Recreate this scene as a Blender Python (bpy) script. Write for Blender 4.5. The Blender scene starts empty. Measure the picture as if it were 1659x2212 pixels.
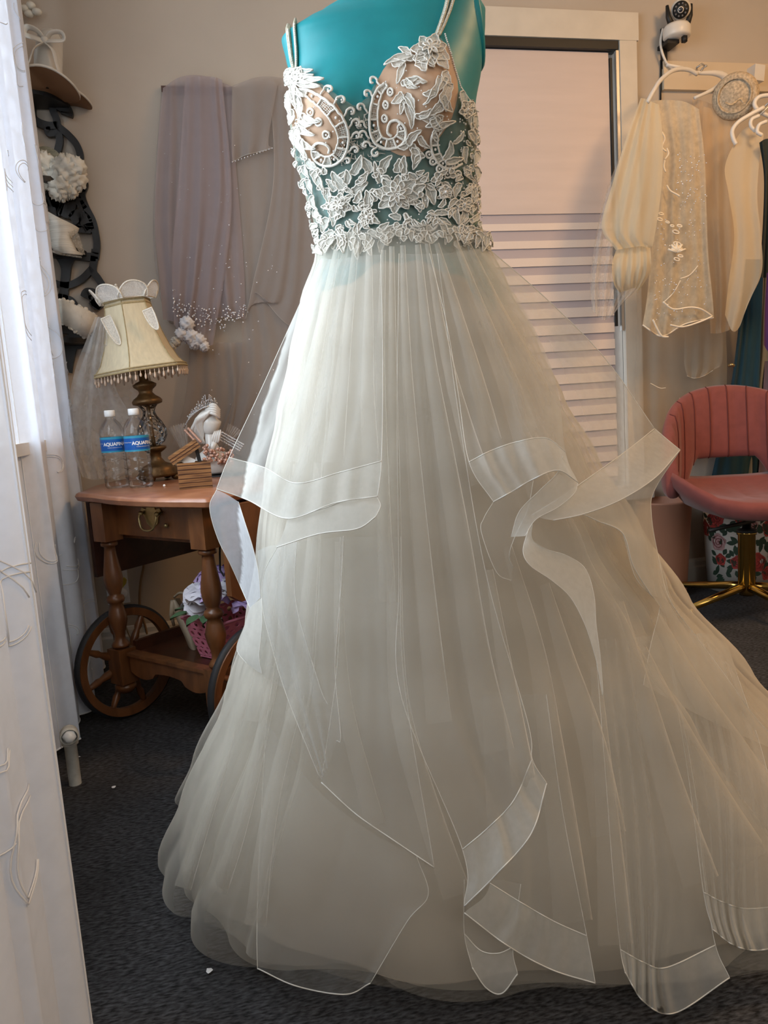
import bpy, bmesh, math, random
import numpy as np
from mathutils import Vector, Matrix, noise
from mathutils.bvhtree import BVHTree

S = bpy.context.scene
COL = S.collection
random.seed(7)
rnd = random.uniform

# ------------------------------------------------------------------ camera
CAM_H, FPX = 0.86, 1661.0
YAW, PITCH, ROLL = (math.radians(a) for a in (12.0, 8.0, 3.8))
FW = Vector((math.sin(YAW) * math.cos(PITCH), math.cos(YAW) * math.cos(PITCH), -math.sin(PITCH)))
ER = Vector((math.cos(YAW), -math.sin(YAW), 0))          # level right
EF = Vector((math.sin(YAW), math.cos(YAW), 0))           # level forward
U0 = ER.cross(FW)
CR = ER * math.cos(ROLL) - U0 * math.sin(ROLL)
CU = U0 * math.cos(ROLL) + ER * math.sin(ROLL)
CO = Vector((0, 0, CAM_H))
cd = bpy.data.cameras.new('camera')
cd.sensor_fit = 'VERTICAL'
cd.sensor_height = 24.0
cd.lens = FPX / 2212.0 * 24.0
cd.clip_start = 0.02
cam = bpy.data.objects.new('camera', cd)
COL.objects.link(cam)
cam.matrix_world = Matrix(((CR.x, CU.x, -FW.x, 0), (CR.y, CU.y, -FW.y, 0), (CR.z, CU.z, -FW.z, CAM_H), (0, 0, 0, 1)))
S.camera = cam

# ------------------------------------------------------------------ light
W = bpy.data.worlds.new('daylight')
S.world = W
W.use_nodes = True
W.node_tree.nodes['Background'].inputs[0].default_value = (0.80, 0.90, 1.0, 1)
W.node_tree.nodes['Background'].inputs[1].default_value = 1.6


def area_light(name, loc, to, sx, sy, power, col):
    d = bpy.data.lights.new(name, 'AREA')
    d.shape = 'RECTANGLE'
    d.size, d.size_y, d.energy, d.color = sx, sy, power, col
    o = bpy.data.objects.new(name, d)
    COL.objects.link(o)
    o.location = loc
    o.rotation_euler = (Vector(to) - Vector(loc)).to_track_quat('-Z', 'Y').to_euler()
    return o


area_light('window_daylight', (-0.86, 1.4, 1.58), (0.6, 1.45, 1.2), 2.6, 1.4, 68, (0.79, 0.90, 1.0))
area_light('ceiling_lamp', (2.1, 1.1, 2.5), (2.0, 1.9, 0.6), 0.5, 0.5, 28, (1.0, 0.58, 0.25))
area_light('overhead_fill', (0.4, -0.6, 2.54), (0.5, 0.9, 0.3), 1.0, 1.0, 10, (1.0, 0.87, 0.72))  # unseen soft fill, added overhead to lift the front of the room
area_light('rear_fill', (1.0, -1.5, 1.35), (0.5, 1.2, 0.6), 1.3, 1.3, 16, (1.0, 0.93, 0.84))  # added fill behind the camera, no opening there; brightens the lower skirt
S.view_settings.view_transform = 'Standard'
S.view_settings.look = 'None'
S.view_settings.exposure = 0.0
S.view_settings.gamma = 1.0
S.view_settings.use_curve_mapping = False
cy = S.cycles
cy.max_bounces = 7
cy.diffuse_bounces = 3
cy.glossy_bounces = 2
cy.transmission_bounces = 3
cy.transparent_max_bounces = 28
cy.caustics_reflective = False
cy.caustics_refractive = False
cy.sample_clamp_indirect = 4.0
cy.use_adaptive_sampling = True
cy.adaptive_threshold = 0.05


# ------------------------------------------------------------------ view geometry
def ray(x, y):
    return FW + CR * ((x - 829.5) / FPX) - CU * ((y - 1106.0) / FPX)


def at_z(x, y, z):
    r = ray(x, y)
    return CO + r * ((z - CAM_H) / r.z)


def at_y(x, y, Y):
    r = ray(x, y)
    return CO + r * (Y / r.y)


def at_x(x, y, X):
    r = ray(x, y)
    return CO + r * (X / r.x)


def at_d(x, y, d):
    r = ray(x, y)
    return CO + r * (d / r.dot(EF))


def px_of(p):
    q = Vector(p) - CO
    t = q.dot(FW)
    return 829.5 + FPX * q.dot(CR) / t, 1106.0 - FPX * q.dot(CU) / t


# ------------------------------------------------------------------ materials
MATS = {}


def _nt(name):
    m = bpy.data.materials.new(name)
    m.use_nodes = True
    nt = m.node_tree
    for n in list(nt.nodes):
        nt.nodes.remove(n)
    out = nt.nodes.new('ShaderNodeOutputMaterial')
    return m, nt, out


def _noise_col(nt, c, var, scale, stretch=None, detail=4):
    """colour input varied a little by noise"""
    tc = nt.nodes.new('ShaderNodeTexCoord')
    mp = nt.nodes.new('ShaderNodeMapping')
    if stretch:
        mp.inputs['Scale'].default_value = stretch
    nz = nt.nodes.new('ShaderNodeTexNoise')
    nz.inputs['Scale'].default_value = scale
    nz.inputs['Detail'].default_value = detail
    rp = nt.nodes.new('ShaderNodeValToRGB')
    rp.color_ramp.elements[0].position = 0.3
    rp.color_ramp.elements[1].position = 0.7
    rp.color_ramp.elements[0].color = tuple(max(0, v * (1 - var)) for v in c[:3]) + (1,)
    rp.color_ramp.elements[1].color = tuple(min(1, v * (1 + var)) for v in c[:3]) + (1,)
    nt.links.new(tc.outputs['Object'], mp.inputs['Vector'])
    nt.links.new(mp.outputs['Vector'], nz.inputs['Vector'])
    nt.links.new(nz.outputs['Fac'], rp.inputs['Fac'])
    return rp.outputs['Color'], nz.outputs['Fac']


def mat(name, c, rough=0.6, metal=0.0, var=0.0, scale=20.0, bump=0.0, stretch=None, sheen=0.0, trans=0.0, ior=1.45, coat=0.0, emit=None):
    if name in MATS:
        return MATS[name]
    m, nt, out = _nt(name)
    b = nt.nodes.new('ShaderNodeBsdfPrincipled')
    b.inputs['Base Color'].default_value = tuple(c[:3]) + (1,)
    b.inputs['Roughness'].default_value = rough
    b.inputs['Metallic'].default_value = metal
    b.inputs['IOR'].default_value = ior
    b.inputs['Sheen Weight'].default_value = sheen
    b.inputs['Transmission Weight'].default_value = trans
    b.inputs['Coat Weight'].default_value = coat
    if var or bump:
        cs, fs = _noise_col(nt, c, var, scale, stretch)
        if var:
            nt.links.new(cs, b.inputs['Base Color'])
        if bump:
            bp = nt.nodes.new('ShaderNodeBump')
            bp.inputs['Strength'].default_value = bump
            bp.inputs['Distance'].default_value = 0.004
            nt.links.new(fs, bp.inputs['Height'])
            nt.links.new(bp.outputs['Normal'], b.inputs['Normal'])
    nt.links.new(b.outputs[0], out.inputs[0])
    MATS[name] = m
    return m


def sheer(name, c, a0, a1, k=2.0, tl=0.45, var=0.0, scale=60.0, weave=None):
    """thin net cloth: the threads cover more of the view where the cloth is seen edge on"""
    if name in MATS:
        return MATS[name]
    m, nt, out = _nt(name)
    N, L = nt.nodes.new, nt.links.new
    lw = N('ShaderNodeLayerWeight')
    lw.inputs['Blend'].default_value = 0.5
    pw = N('ShaderNodeMath')
    pw.operation = 'POWER'
    pw.inputs[1].default_value = k
    L(lw.outputs['Facing'], pw.inputs[0])
    mr = N('ShaderNodeMapRange')
    mr.inputs['To Min'].default_value = a0
    mr.inputs['To Max'].default_value = a1
    L(pw.outputs[0], mr.inputs['Value'])
    fac = mr.outputs[0]
    if var:
        tc = N('ShaderNodeTexCoord')
        nz = N('ShaderNodeTexNoise')
        nz.inputs['Scale'].default_value = scale
        nz.inputs['Detail'].default_value = 3
        L(tc.outputs['Object'], nz.inputs['Vector'])
        m2 = N('ShaderNodeMapRange')
        m2.inputs['From Min'].default_value = 0.3
        m2.inputs['From Max'].default_value = 0.7
        m2.inputs['To Min'].default_value = 1 - var
        m2.inputs['To Max'].default_value = 1 + var
        L(nz.outputs['Fac'], m2.inputs['Value'])
        mu = N('ShaderNodeMath')
        mu.operation = 'MULTIPLY'
        mu.use_clamp = True
        L(fac, mu.inputs[0])
        L(m2.outputs[0], mu.inputs[1])
        fac = mu.outputs[0]
    df = N('ShaderNodeBsdfDiffuse')
    ts = N('ShaderNodeBsdfTranslucent')
    df.inputs['Color'].default_value = tuple(c[:3]) + (1,)
    ts.inputs['Color'].default_value = tuple(c[:3]) + (1,)
    mx = N('ShaderNodeMixShader')
    mx.inputs[0].default_value = tl
    L(df.outputs[0], mx.inputs[1])
    L(ts.outputs[0], mx.inputs[2])
    tp = N('ShaderNodeBsdfTransparent')
    m3 = N('ShaderNodeMixShader')
    L(fac, m3.inputs[0])
    L(tp.outputs[0], m3.inputs[1])
    L(mx.outputs[0], m3.inputs[2])
    L(m3.outputs[0], out.inputs[0])
    MATS[name] = m
    return m


# ------------------------------------------------------------------ mesh builder
class MB:
    def __init__(s):
        s.v, s.f, s.mi, s.cur = [], [], [], 0

    def add(s, vs, fs):
        o = len(s.v)
        s.v.extend(tuple(v) for v in vs)
        s.f.extend(tuple(i + o for i in f) for f in fs)
        s.mi.extend([s.cur] * len(fs))
        return s

    def grid(s, pts, nu, nv, cu=False, cv=False):
        """pts row-major: nv rows of nu points"""
        fs = []
        for j in range(nv if cv else nv - 1):
            for i in range(nu if cu else nu - 1):
                a, b = j * nu + i, j * nu + (i + 1) % nu
                k = ((j + 1) % nv) * nu
                fs.append((a, b, k + (i + 1) % nu, k + i))
        return s.add(pts, fs)

    def box(s, c, d, rot=None, taper=1.0):
        vs = []
        for z in (-.5, .5):
            for x, y in ((-.5, -.5), (.5, -.5), (.5, .5), (-.5, .5)):
                k = taper if z > 0 else 1.0
                v = Vector((x * d[0] * k, y * d[1] * k, z * d[2]))
                vs.append((rot @ v if rot else v) + Vector(c))
        return s.add(vs, [(3, 2, 1, 0), (4, 5, 6, 7), (0, 1, 5, 4), (1, 2, 6, 5), (2, 3, 7, 6), (3, 0, 4, 7)])

    def tube(s, path, r, n=8, closed=False, caps=True, flat=1.0, up=None):
        P = [Vector(p) for p in path]
        m = len(P)
        R = r if hasattr(r, '__len__') else [r] * m
        vs, prev = [], None
        for i in range(m):
            a = P[(i - 1) % m] if (closed or i > 0) else P[i]
            b = P[(i + 1) % m] if (closed or i < m - 1) else P[i]
            t = (b - a)
            t = t.normalized() if t.length > 1e-9 else Vector((0, 0, 1))
            if prev is None:
                ref = Vector(up) if up else (Vector((0, 0, 1)) if abs(t.z) < .9 else Vector((1, 0, 0)))
                nrm = (ref - t * ref.dot(t)).normalized()
            else:
                nrm = prev - t * prev.dot(t)
                nrm = nrm.normalized() if nrm.length > 1e-6 else prev
            prev = nrm
            bn = t.cross(nrm)
            for k in range(n):
                a_ = 2 * math.pi * k / n
                vs.append(P[i] + nrm * (math.cos(a_) * R[i] * flat) + bn * (math.sin(a_) * R[i]))
        o = len(s.v)
        s.grid(vs, n, m, cu=True, cv=closed)
        if caps and not closed:
            s.f.append(tuple(o + k for k in reversed(range(n))))
            s.f.append(tuple(o + (m - 1) * n + k for k in range(n)))
            s.mi.extend([s.cur] * 2)
        return s

    def lathe(s, prof, n=24, c=(0, 0, 0), axis=None, sx=1.0, sy=1.0, caps=False, a0=0, a1=2 * math.pi):
        full = abs(a1 - a0 - 2 * math.pi) < 1e-6
        M = n if full else n + 1
        vs = []
        q = Vector((0, 0, 1)).rotation_difference(Vector(axis)) if axis else None
        for r, z in prof:
            for k in range(M):
                a = a0 + (a1 - a0) * k / n
                v = Vector((r * math.cos(a) * sx, r * math.sin(a) * sy, z))
                vs.append((q @ v if q else v) + Vector(c))
        o = len(s.v)
        s.grid(vs, M, len(prof), cu=full)
        if caps and full:
            if prof[0][0] > 1e-6:
                s.f.append(tuple(o + k for k in reversed(range(M))))
                s.mi.append(s.cur)
            if prof[-1][0] > 1e-6:
                s.f.append(tuple(o + (len(prof) - 1) * M + k for k in range(M)))
                s.mi.append(s.cur)
        return s

    def ball(s, c, r, n=10, m=6, sc=(1, 1, 1)):
        vs = []
        for j in range(m + 1):
            p = math.pi * j / m
            for k in range(n):
                a = 2 * math.pi * k / n
                vs.append((c[0] + r * sc[0] * math.sin(p) * math.cos(a), c[1] + r * sc[1] * math.sin(p) * math.sin(a), c[2] + r * sc[2] * math.cos(p)))
        return s.grid(vs, n, m + 1, cu=True)

    def prism(s, poly, h, M=None):
        """2-D outline (x, y) raised by h along z, placed by matrix M"""
        n = len(poly)
        vs = [Vector((x, y, 0)) for x, y in poly] + [Vector((x, y, h)) for x, y in poly]
        if M is not None:
            vs = [M @ v for v in vs]
        fs = [tuple(reversed(range(n))), tuple(range(n, 2 * n))]
        fs += [(i, (i + 1) % n, n + (i + 1) % n, n + i) for i in range(n)]
        return s.add(vs, fs)

    def build(s, name, m, parent=None, smooth=True, auto=None, label=None, kind=None, flip=False):
        me = bpy.data.meshes.new(name)
        me.from_pydata(s.v, [], s.f)
        ms = m if isinstance(m, (list, tuple)) else [m]
        for x in ms:
            me.materials.append(x)
        if len(ms) > 1:
            me.polygons.foreach_set('material_index', s.mi)
        bm = bmesh.new()
        bm.from_mesh(me)
        bmesh.ops.remove_doubles(bm, verts=bm.verts, dist=1e-6)
        bmesh.ops.recalc_face_normals(bm, faces=bm.faces)
        bm.to_mesh(me)
        bm.free()
        if smooth:
            if auto:
                me.shade_smooth() if hasattr(me, 'shade_smooth') else None
                me.set_sharp_from_angle(angle=math.radians(auto))
            else:
                me.polygons.foreach_set('use_smooth', [True] * len(me.polygons))
        o = bpy.data.objects.new(name, me)
        COL.objects.link(o)
        if parent is not None:
            put(o, parent)
        if label:
            o['label'] = label
        if kind:
            o['kind'] = kind
        return o


def wm(o):
    """world matrix without waiting for the depsgraph"""
    m = o.matrix_basis.copy()
    if o.parent:
        m = wm(o.parent) @ o.matrix_parent_inverse @ m
    return m


def put(o, parent):
    o.parent = parent
    o.matrix_parent_inverse = wm(parent).inverted()


def tag(o, label, cat, group=None, kind=None):
    o['label'] = label
    o['category'] = cat
    if group:
        o['group'] = group
    if kind:
        o['kind'] = kind
    return o


def thing(name, label, cat, loc=(0, 0, 0), rz=0.0, group=None):
    o = bpy.data.objects.new(name, None)
    o.empty_display_size = 0.05
    COL.objects.link(o)
    o.location = loc
    o.rotation_euler = (0, 0, rz)
    return tag(o, label, cat, group)


def kids(o):
    return list(o.children)


def dup(root, loc, rz=0.0, label=None, scale=None):
    r = root.copy()
    COL.objects.link(r)
    r.location = loc
    r.rotation_euler = (0, 0, rz)
    if scale:
        r.scale = scale
    if label:
        r['label'] = label

    def rec(src, dst):
        for ch in kids(src):
            c = ch.copy()
            COL.objects.link(c)
            c.parent = dst
            rec(ch, c)
    rec(root, r)
    return r


# ------------------------------------------------------------------ curves
def cr(pts, n, closed=False):
    """Catmull-Rom through tuples -> n samples (n per whole curve)"""
    P = np.array([list(p) for p in pts], float)
    m = len(P)
    out = []
    seg = m if closed else m - 1
    for i in range(n):
        u = (i / n if closed else i / (n - 1)) * seg
        k = min(int(u), seg - 1)
        t = u - k
        if closed:
            a, b, c, d = (P[(k + j) % m] for j in (-1, 0, 1, 2))
        else:
            b, c = P[k], P[k + 1]
            a = P[k - 1] if k > 0 else 2 * b - c
            d = P[k + 2] if k + 2 < m else 2 * c - b
        out.append(0.5 * ((2 * b) + (c - a) * t + (2 * a - 5 * b + 4 * c - d) * t * t + (3 * b - a - 3 * c + d) * t ** 3))
    return out


def lerp_tab(tab, z):
    """table rows sorted by first column -> interpolated rest"""
    if z <= tab[0][0]:
        return tab[0][1:]
    if z >= tab[-1][0]:
        return tab[-1][1:]
    for a, b in zip(tab, tab[1:]):
        if a[0] <= z <= b[0]:
            t = (z - a[0]) / (b[0] - a[0])
            t2 = t * t * (3 - 2 * t) * 0.5 + t * 0.5
            return tuple(p + (q - p) * t2 for p, q in zip(a[1:], b[1:]))


def sheet(name, m, rows, parent, nu=40, nv=40, rip=.0, rn=5, seed=1, grow=True, cords=(), cm=None, crad=.0012):
    """hanging cloth through control points (px, py, distance), given depth by its folds"""
    A_ = [cr(r, nu) for r in rows]
    cs = [cr([A_[j][i] for j in range(len(rows))], nv) for i in range(nu)]
    R = random.Random(seed)
    ph = [(R.uniform(.6, 1.5) * rn, R.uniform(0, 6.28), R.uniform(.4, 1)) for _ in range(5)]
    tot = sum(p_[2] for p_ in ph)
    P = []
    for j in range(nv):
        v = j / (nv - 1)
        for i in range(nu):
            x, y, d = cs[i][j]
            u = i / (nu - 1)
            w = sum(k * math.sin(6.28 * q_ * u + p_ + 1.2 * v * math.sin(p_ * 3)) for q_, p_, k in ph) / tot
            P.append(at_d(x, y, d + rip * w * ((.3 + .7 * v) if grow else 1)))
    o = MB().grid(P, nu, nv).build(name, m, parent)
    for c in cords:
        mb = MB()
        if c in ('l', 'r'):
            i = 0 if c == 'l' else nu - 1
            mb.tube([P[j * nu + i] for j in range(nv)], crad, 5)
        else:
            j = int(round((nv - 1) * c / (len(rows) - 1)))
            mb.tube([P[j * nu + i] for i in range(nu)], crad, 5)
        mb.build('edge_cord', cm or mat('white embroidery thread', (0.90, 0.90, 0.91), 0.45), o)
    return o


def RD(rows):
    return [[(p_[0], p_[1], d) for p_ in pts_] for d, pts_ in rows]


# ================================================================== the room
XL, XR, YB, YF, HC = -0.52, 3.0, 2.92, -1.6, 2.6


def struct(o):
    o['kind'] = 'structure'
    return o


M_wall = mat('wall plaster', (0.51, 0.445, 0.375), 0.85, var=0.05, scale=3.0, bump=0.12)
M_walll = mat('wall plaster fine', (0.52, 0.46, 0.40), 0.85, var=0.04, scale=5.0, bump=0.1)
M_ceil = mat('ceiling paint', (0.72, 0.70, 0.66), 0.9)
M_trim = mat('trim paint', (0.62, 0.60, 0.56), 0.5, var=0.04, scale=12)


def carpet():
    m, nt, out = _nt('charcoal carpet')
    N, L = nt.nodes.new, nt.links.new
    b = N('ShaderNodeBsdfPrincipled')
    b.inputs['Roughness'].default_value = 0.95
    tc = N('ShaderNodeTexCoord')
    mp = N('ShaderNodeMapping')
    mp.inputs['Rotation'].default_value = (0, 0, 0.25)
    mp.inputs['Scale'].default_value = (45, 140, 45)
    L(tc.outputs['Object'], mp.inputs['Vector'])
    n1 = N('ShaderNodeTexNoise')
    n1.inputs['Scale'].default_value = 1.6
    n1.inputs['Detail'].default_value = 5
    L(mp.outputs[0], n1.inputs['Vector'])
    n2 = N('ShaderNodeTexNoise')
    n2.inputs['Scale'].default_value = 5
    n2.inputs['Detail'].default_value = 5
    L(tc.outputs['Object'], n2.inputs['Vector'])
    r = N('ShaderNodeValToRGB')
    r.color_ramp.elements[0].position, r.color_ramp.elements[1].position = 0.36, 0.68
    r.color_ramp.elements[0].color = (0.004, 0.004, 0.005, 1)
    r.color_ramp.elements[1].color = (0.072, 0.073, 0.080, 1)
    L(n1.outputs['Fac'], r.inputs['Fac'])
    r2 = N('ShaderNodeMapRange')
    r2.inputs['From Min'].default_value, r2.inputs['From Max'].default_value = 0.3, 0.75
    r2.inputs['To Min'].default_value, r2.inputs['To Max'].default_value = 0.7, 1.35
    L(n2.outputs['Fac'], r2.inputs['Value'])
    mu = N('ShaderNodeVectorMath')
    mu.operation = 'SCALE'
    L(r.outputs[0], mu.inputs[0])
    L(r2.outputs[0], mu.inputs['Scale'])
    L(mu.outputs[0], b.inputs['Base Color'])
    bp = N('ShaderNodeBump')
    bp.inputs['Strength'].default_value = 0.7
    bp.inputs['Distance'].default_value = 0.004
    L(n1.outputs['Fac'], bp.inputs['Height'])
    L(bp.outputs[0], b.inputs['Normal'])
    L(b.outputs[0], out.inputs[0])
    return m


struct(MB().box(((XL + XR) / 2, (YB + YF) / 2, -0.05), (XR - XL + .4, YB - YF + .4, .1)).build('floor', carpet(), smooth=False))
struct(MB().box(((XL + XR) / 2, (YB + YF) / 2, HC + .05), (XR - XL + .4, YB - YF + .4, .1)).build('ceiling', M_ceil, smooth=False))
# left wall with the tall window behind the curtains
WY0, WY1, WZ0, WZ1 = 0.20, 2.50, 0.82, 2.28
b = MB()
T = 0.16
b.box((XL - T / 2, (YF + WY0) / 2, HC / 2), (T, WY0 - YF, HC))
b.box((XL - T / 2, (WY1 + YB + .1) / 2, HC / 2), (T, YB + .1 - WY1, HC))
b.box((XL - T / 2, (WY0 + WY1) / 2, WZ0 / 2), (T, WY1 - WY0, WZ0))
b.box((XL - T / 2, (WY0 + WY1) / 2, (WZ1 + HC) / 2), (T, WY1 - WY0, HC - WZ1))
struct(b.build('wall_left', M_walll, smooth=False))
w1 = thing('window_1', 'tall white framed window behind the curtains on the left wall', 'window', (XL - .1, 1.2, WZ0))
struct(w1)
M_white = mat('window paint', (0.80, 0.79, 0.75), 0.4)
b = MB()
for y in (WY0 + .025, WY1 - .025, (WY0 + WY1) / 2):
    b.box((XL - .10, y, (WZ0 + WZ1) / 2), (.05, .05, WZ1 - WZ0))
for z in (WZ0 + .025, WZ1 - .025):
    b.box((XL - .10, (WY0 + WY1) / 2, z), (.048, WY1 - WY0, .05))
b.build('window_frame', M_white, w1, smooth=False)
MB().box((XL - .04, (WY0 + WY1) / 2 - .02, WZ0 - .012), (.22, WY1 - WY0 + .06, .03)).build('window_sill', M_white, w1, smooth=False)
mg, nt, out = _nt('window glass')
tp = nt.nodes.new('ShaderNodeBsdfTransparent')
gl = nt.nodes.new('ShaderNodeBsdfGlossy')
gl.inputs['Roughness'].default_value = 0.02
mx = nt.nodes.new('ShaderNodeMixShader')
mx.inputs[0].default_value = 0.06
nt.links.new(tp.outputs[0], mx.inputs[1])
nt.links.new(gl.outputs[0], mx.inputs[2])
nt.links.new(mx.outputs[0], out.inputs[0])
for y in ((WY0 * 3 + WY1) / 4, (WY0 + WY1 * 3) / 4):
    MB().box((XL - .10, y, (WZ0 + WZ1) / 2), (.006, (WY1 - WY0) / 2 - .06, WZ1 - WZ0 - .1)).build('pane', mg, w1, smooth=False)
# back wall with the shaded window
VX0, VX1, VZ0, VZ1 = 0.92, 1.665, 0.45, 2.185
b = MB()
b.box(((XL + VX0) / 2 - .05, YB + T / 2, HC / 2), (VX0 - XL + .1, T, HC))
b.box(((VX1 + XR) / 2 + .05, YB + T / 2, HC / 2), (XR - VX1 + .1, T, HC))
b.box(((VX0 + VX1) / 2, YB + T / 2, VZ0 / 2), (VX1 - VX0, T, VZ0))
b.box(((VX0 + VX1) / 2, YB + T / 2, (VZ1 + HC) / 2), (VX1 - VX0, T, HC - VZ1))
struct(b.build('wall_back', M_wall, smooth=False))
struct(MB().box((XR + .08, (YB + YF) / 2, HC / 2), (.16, YB - YF + .4, HC)).build('wall_right', M_wall, smooth=False))
struct(MB().box(((XL + XR) / 2, YF - .08, HC / 2), (XR - XL, .16, HC)).build('wall_front', M_wall, smooth=False))


def base_prof(x0, y0, x1, y1, n):
    """stepped skirting board from (x0, y0) to (x1, y1), n points into the room"""
    pr = [(0, 0), (.016, 0), (.016, .07), (.012, .078), (.012, .095), (.006, .105), (0, .108)]
    vs = []
    for (x, y) in ((x0, y0), (x1, y1)):
        vs += [(x + n[0] * d, y + n[1] * d, z) for d, z in pr]
    k = len(pr)
    return MB().add(vs, [(i, (i + 1) % k, k + (i + 1) % k, k + i) for i in range(k)])


struct(base_prof(XL, YB, XR, YB, (0, -1)).build('baseboard_back', M_trim, smooth=False))
struct(base_prof(XL, YF, XL, YB, (1, 0)).build('baseboard_left', M_trim, smooth=False))
# plaster casing round the back window
M_case = mat('casing paint', (0.66, 0.60, 0.51), 0.6, var=0.05, scale=10)
b = MB()
b.box(((VX0 + VX1) / 2, YB - .012, VZ1 + .05), (VX1 - VX0 + .16, .03, .10))
b.box((VX1 + .036, YB - .011, (VZ0 + VZ1) / 2), (.072, .028, VZ1 - VZ0))
b.box((VX0 - .036, YB - .011, (VZ0 + VZ1) / 2), (.072, .028, VZ1 - VZ0))
b.box(((VX0 + VX1) / 2, YB - .02, VZ0 - .03), (VX1 - VX0 + .2, .06, .04))
struct(b.build('trim_1', M_case, smooth=False))
w2 = thing('window_2', 'window in the back wall covered by a cream banded shade', 'window', ((VX0 + VX1) / 2, YB + .1, VZ0))
struct(w2)
b = MB()
for x in (VX0 + .02, VX1 - .02):
    b.box((x, YB + .10, (VZ0 + VZ1) / 2), (.04, .05, VZ1 - VZ0))
for z in (VZ0 + .02, VZ1 - .02):
    b.box(((VX0 + VX1) / 2, YB + .10, z), (VX1 - VX0, .048, .04))
b.build('window_frame', M_white, w2, smooth=False)
MB().box(((VX0 + VX1) / 2, YB + .10, (VZ0 + VZ1) / 2), (VX1 - VX0 - .07, .006, VZ1 - VZ0 - .07)).build('pane', mg, w2, smooth=False)
# two thin metal guide channels on the right jamb
M_chan = mat('channel metal', (0.55, 0.53, 0.50), 0.35, 0.7)
M_blk = mat('matte black', (0.012, 0.012, 0.012), 0.5)
ch = thing('shade_guide_track', 'thin pale metal side track along the right of the banded shade', 'track', (VX1 - .02, YB - .01, 1.3))
MB().box((VX1 - .008, YB - .012, 1.62), (.012, .016, 1.06)).build('channel', M_chan, ch, smooth=False)
MB().box((VX1 - .026, YB + .004, 1.62), (.010, .012, 1.02)).build('seal', M_blk, ch, smooth=False, label='black rubber seal')
# banded shade
M_sha = mat('shade sheer cloth', (0.50, 0.43, 0.44), 0.9, var=0.03, scale=200, stretch=(1, 1, 8))
M_shb = mat('shade cream cloth', (0.80, 0.68, 0.60), 0.9, var=0.03, scale=200, stretch=(1, 1, 8))
sd = thing('banded_window_shade', 'cream horizontal banded roller shade under a black head rail on the back wall', 'window shade', ((VX0 + VX1) / 2, YB - .0, VZ1 - .02))
MB().box(((VX0 + VX1) / 2, YB + .005, VZ1 - .016), (VX1 - VX0 - .01, .05, .03)).build('head_rail', M_blk, sd, smooth=False, label='black head rail')
sx0, sx1 = VX0 + .01, VX1 - .034
MB().box(((sx0 + sx1) / 2, YB + .012, (VZ0 + VZ1) / 2), (sx1 - sx0, .004, VZ1 - VZ0 - .06)).build('backing_cloth', M_sha, sd, smooth=False, label='mauve sheer backing cloth')
z = VZ1 - .035
pr = []
z_full = at_y(1150, 462, YB)[2]
MB().box(((sx0 + sx1) / 2, YB + .006, (z + z_full) / 2), (sx1 - sx0, .005, z - z_full)).build('upper_panel', mat('shade upper cloth', (0.68, 0.565, 0.51), 0.9, var=0.03, scale=6, stretch=(.5, .5, 5)), sd, smooth=False)
zz = z_full - .035
k = 0
while zz > VZ0 + .05:
    h = 0.026 + min(k, 4) * 0.003
    MB().box(((sx0 + sx1) / 2, YB + .006, zz - h / 2), (sx1 - sx0, .005, h)).build('band', M_shb, sd, smooth=False)
    zz -= 0.0655
    k += 1
# ================================================================== dress form
AX_D = 1.45                      # level distance of the form's axis
TORSO = [  # z, centre (ER), half width, half depth
    (0.86, .075, .175, .130), (1.00, .068, .165, .120), (1.10, .066, .150, .105), (1.132, .067, .146, .102), (1.19, .056, .145, .105), (1.247, .050, .152, .110),
    (1.303, .045, .159, .116), (1.365, .045, .163, .118), (1.435, .055, .168, .112), (1.468, .0545, .1735, .105), (1.496, .054, .178, .096),
    (1.512, .068, .165, .088), (1.525, .085, .149, .080), (1.553, .097, .110, .068), (1.58, .102, .080, .062), (1.62, .104, .064, .058), (1.70, .104, .060, .056)]
BUST = [(0.128, 1.338, 0.050, 0.060, 0.068), (-0.048, 1.325, 0.046, 0.058, 0.066)]


def torso_pt(a, z, off=0.0):
    c, r, b = lerp_tab(TORSO, z)
    ca, sa = math.cos(a), math.sin(a)
    k = 2.25
    q = (abs(ca) ** k + abs(sa) ** k) ** (-1 / k)
    e, f = c + (r + off) * ca * q, (b + off) * sa * q
    if sa < 0:
        for be, bz, amp, s1, s2 in BUST:
            w = amp * math.exp(-((e - be) / s1) ** 2 - ((z - bz) / (s2 if z > bz else s2 * .85)) ** 2) * min(1, -sa * 1.6)
            f -= w
        f -= .016 * math.exp(-((e - .04) / .12) ** 2 - ((z - 1.33) / .10) ** 2) * min(1, -sa)
    p = ER * e + EF * (AX_D + f)
    return Vector((p.x, p.y, z))


def torso_mesh(z0, z1, nz, na, off=0.0):
    return [torso_pt(2 * math.pi * k / na, z0 + (z1 - z0) * j / (nz - 1), off) for j in range(nz) for k in range(na)]


O_AX = ER * .06 + EF * AX_D
M_teal = mat('turquoise painted form', (0.006, 0.235, 0.265), 0.44, var=0.10, scale=16, bump=0.06)
df = thing('dress_form', 'turquoise painted dress form wearing the bridal gown', 'dress form', (O_AX.x, O_AX.y, 0))
tb = MB()
NZ, NA = 120, 96
tb.grid(torso_mesh(.86, 1.70, NZ, NA), NA, NZ, cu=True)
tb.f.append(tuple((NZ - 1) * NA + k for k in range(NA)))
tb.f.append(tuple(reversed(range(NA))))
tb.mi += [0, 0]
torso = tb.build('torso', M_teal, df)
BVH = BVHTree.FromPolygons([Vector(v) for v in tb.v], tb.f)
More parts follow.
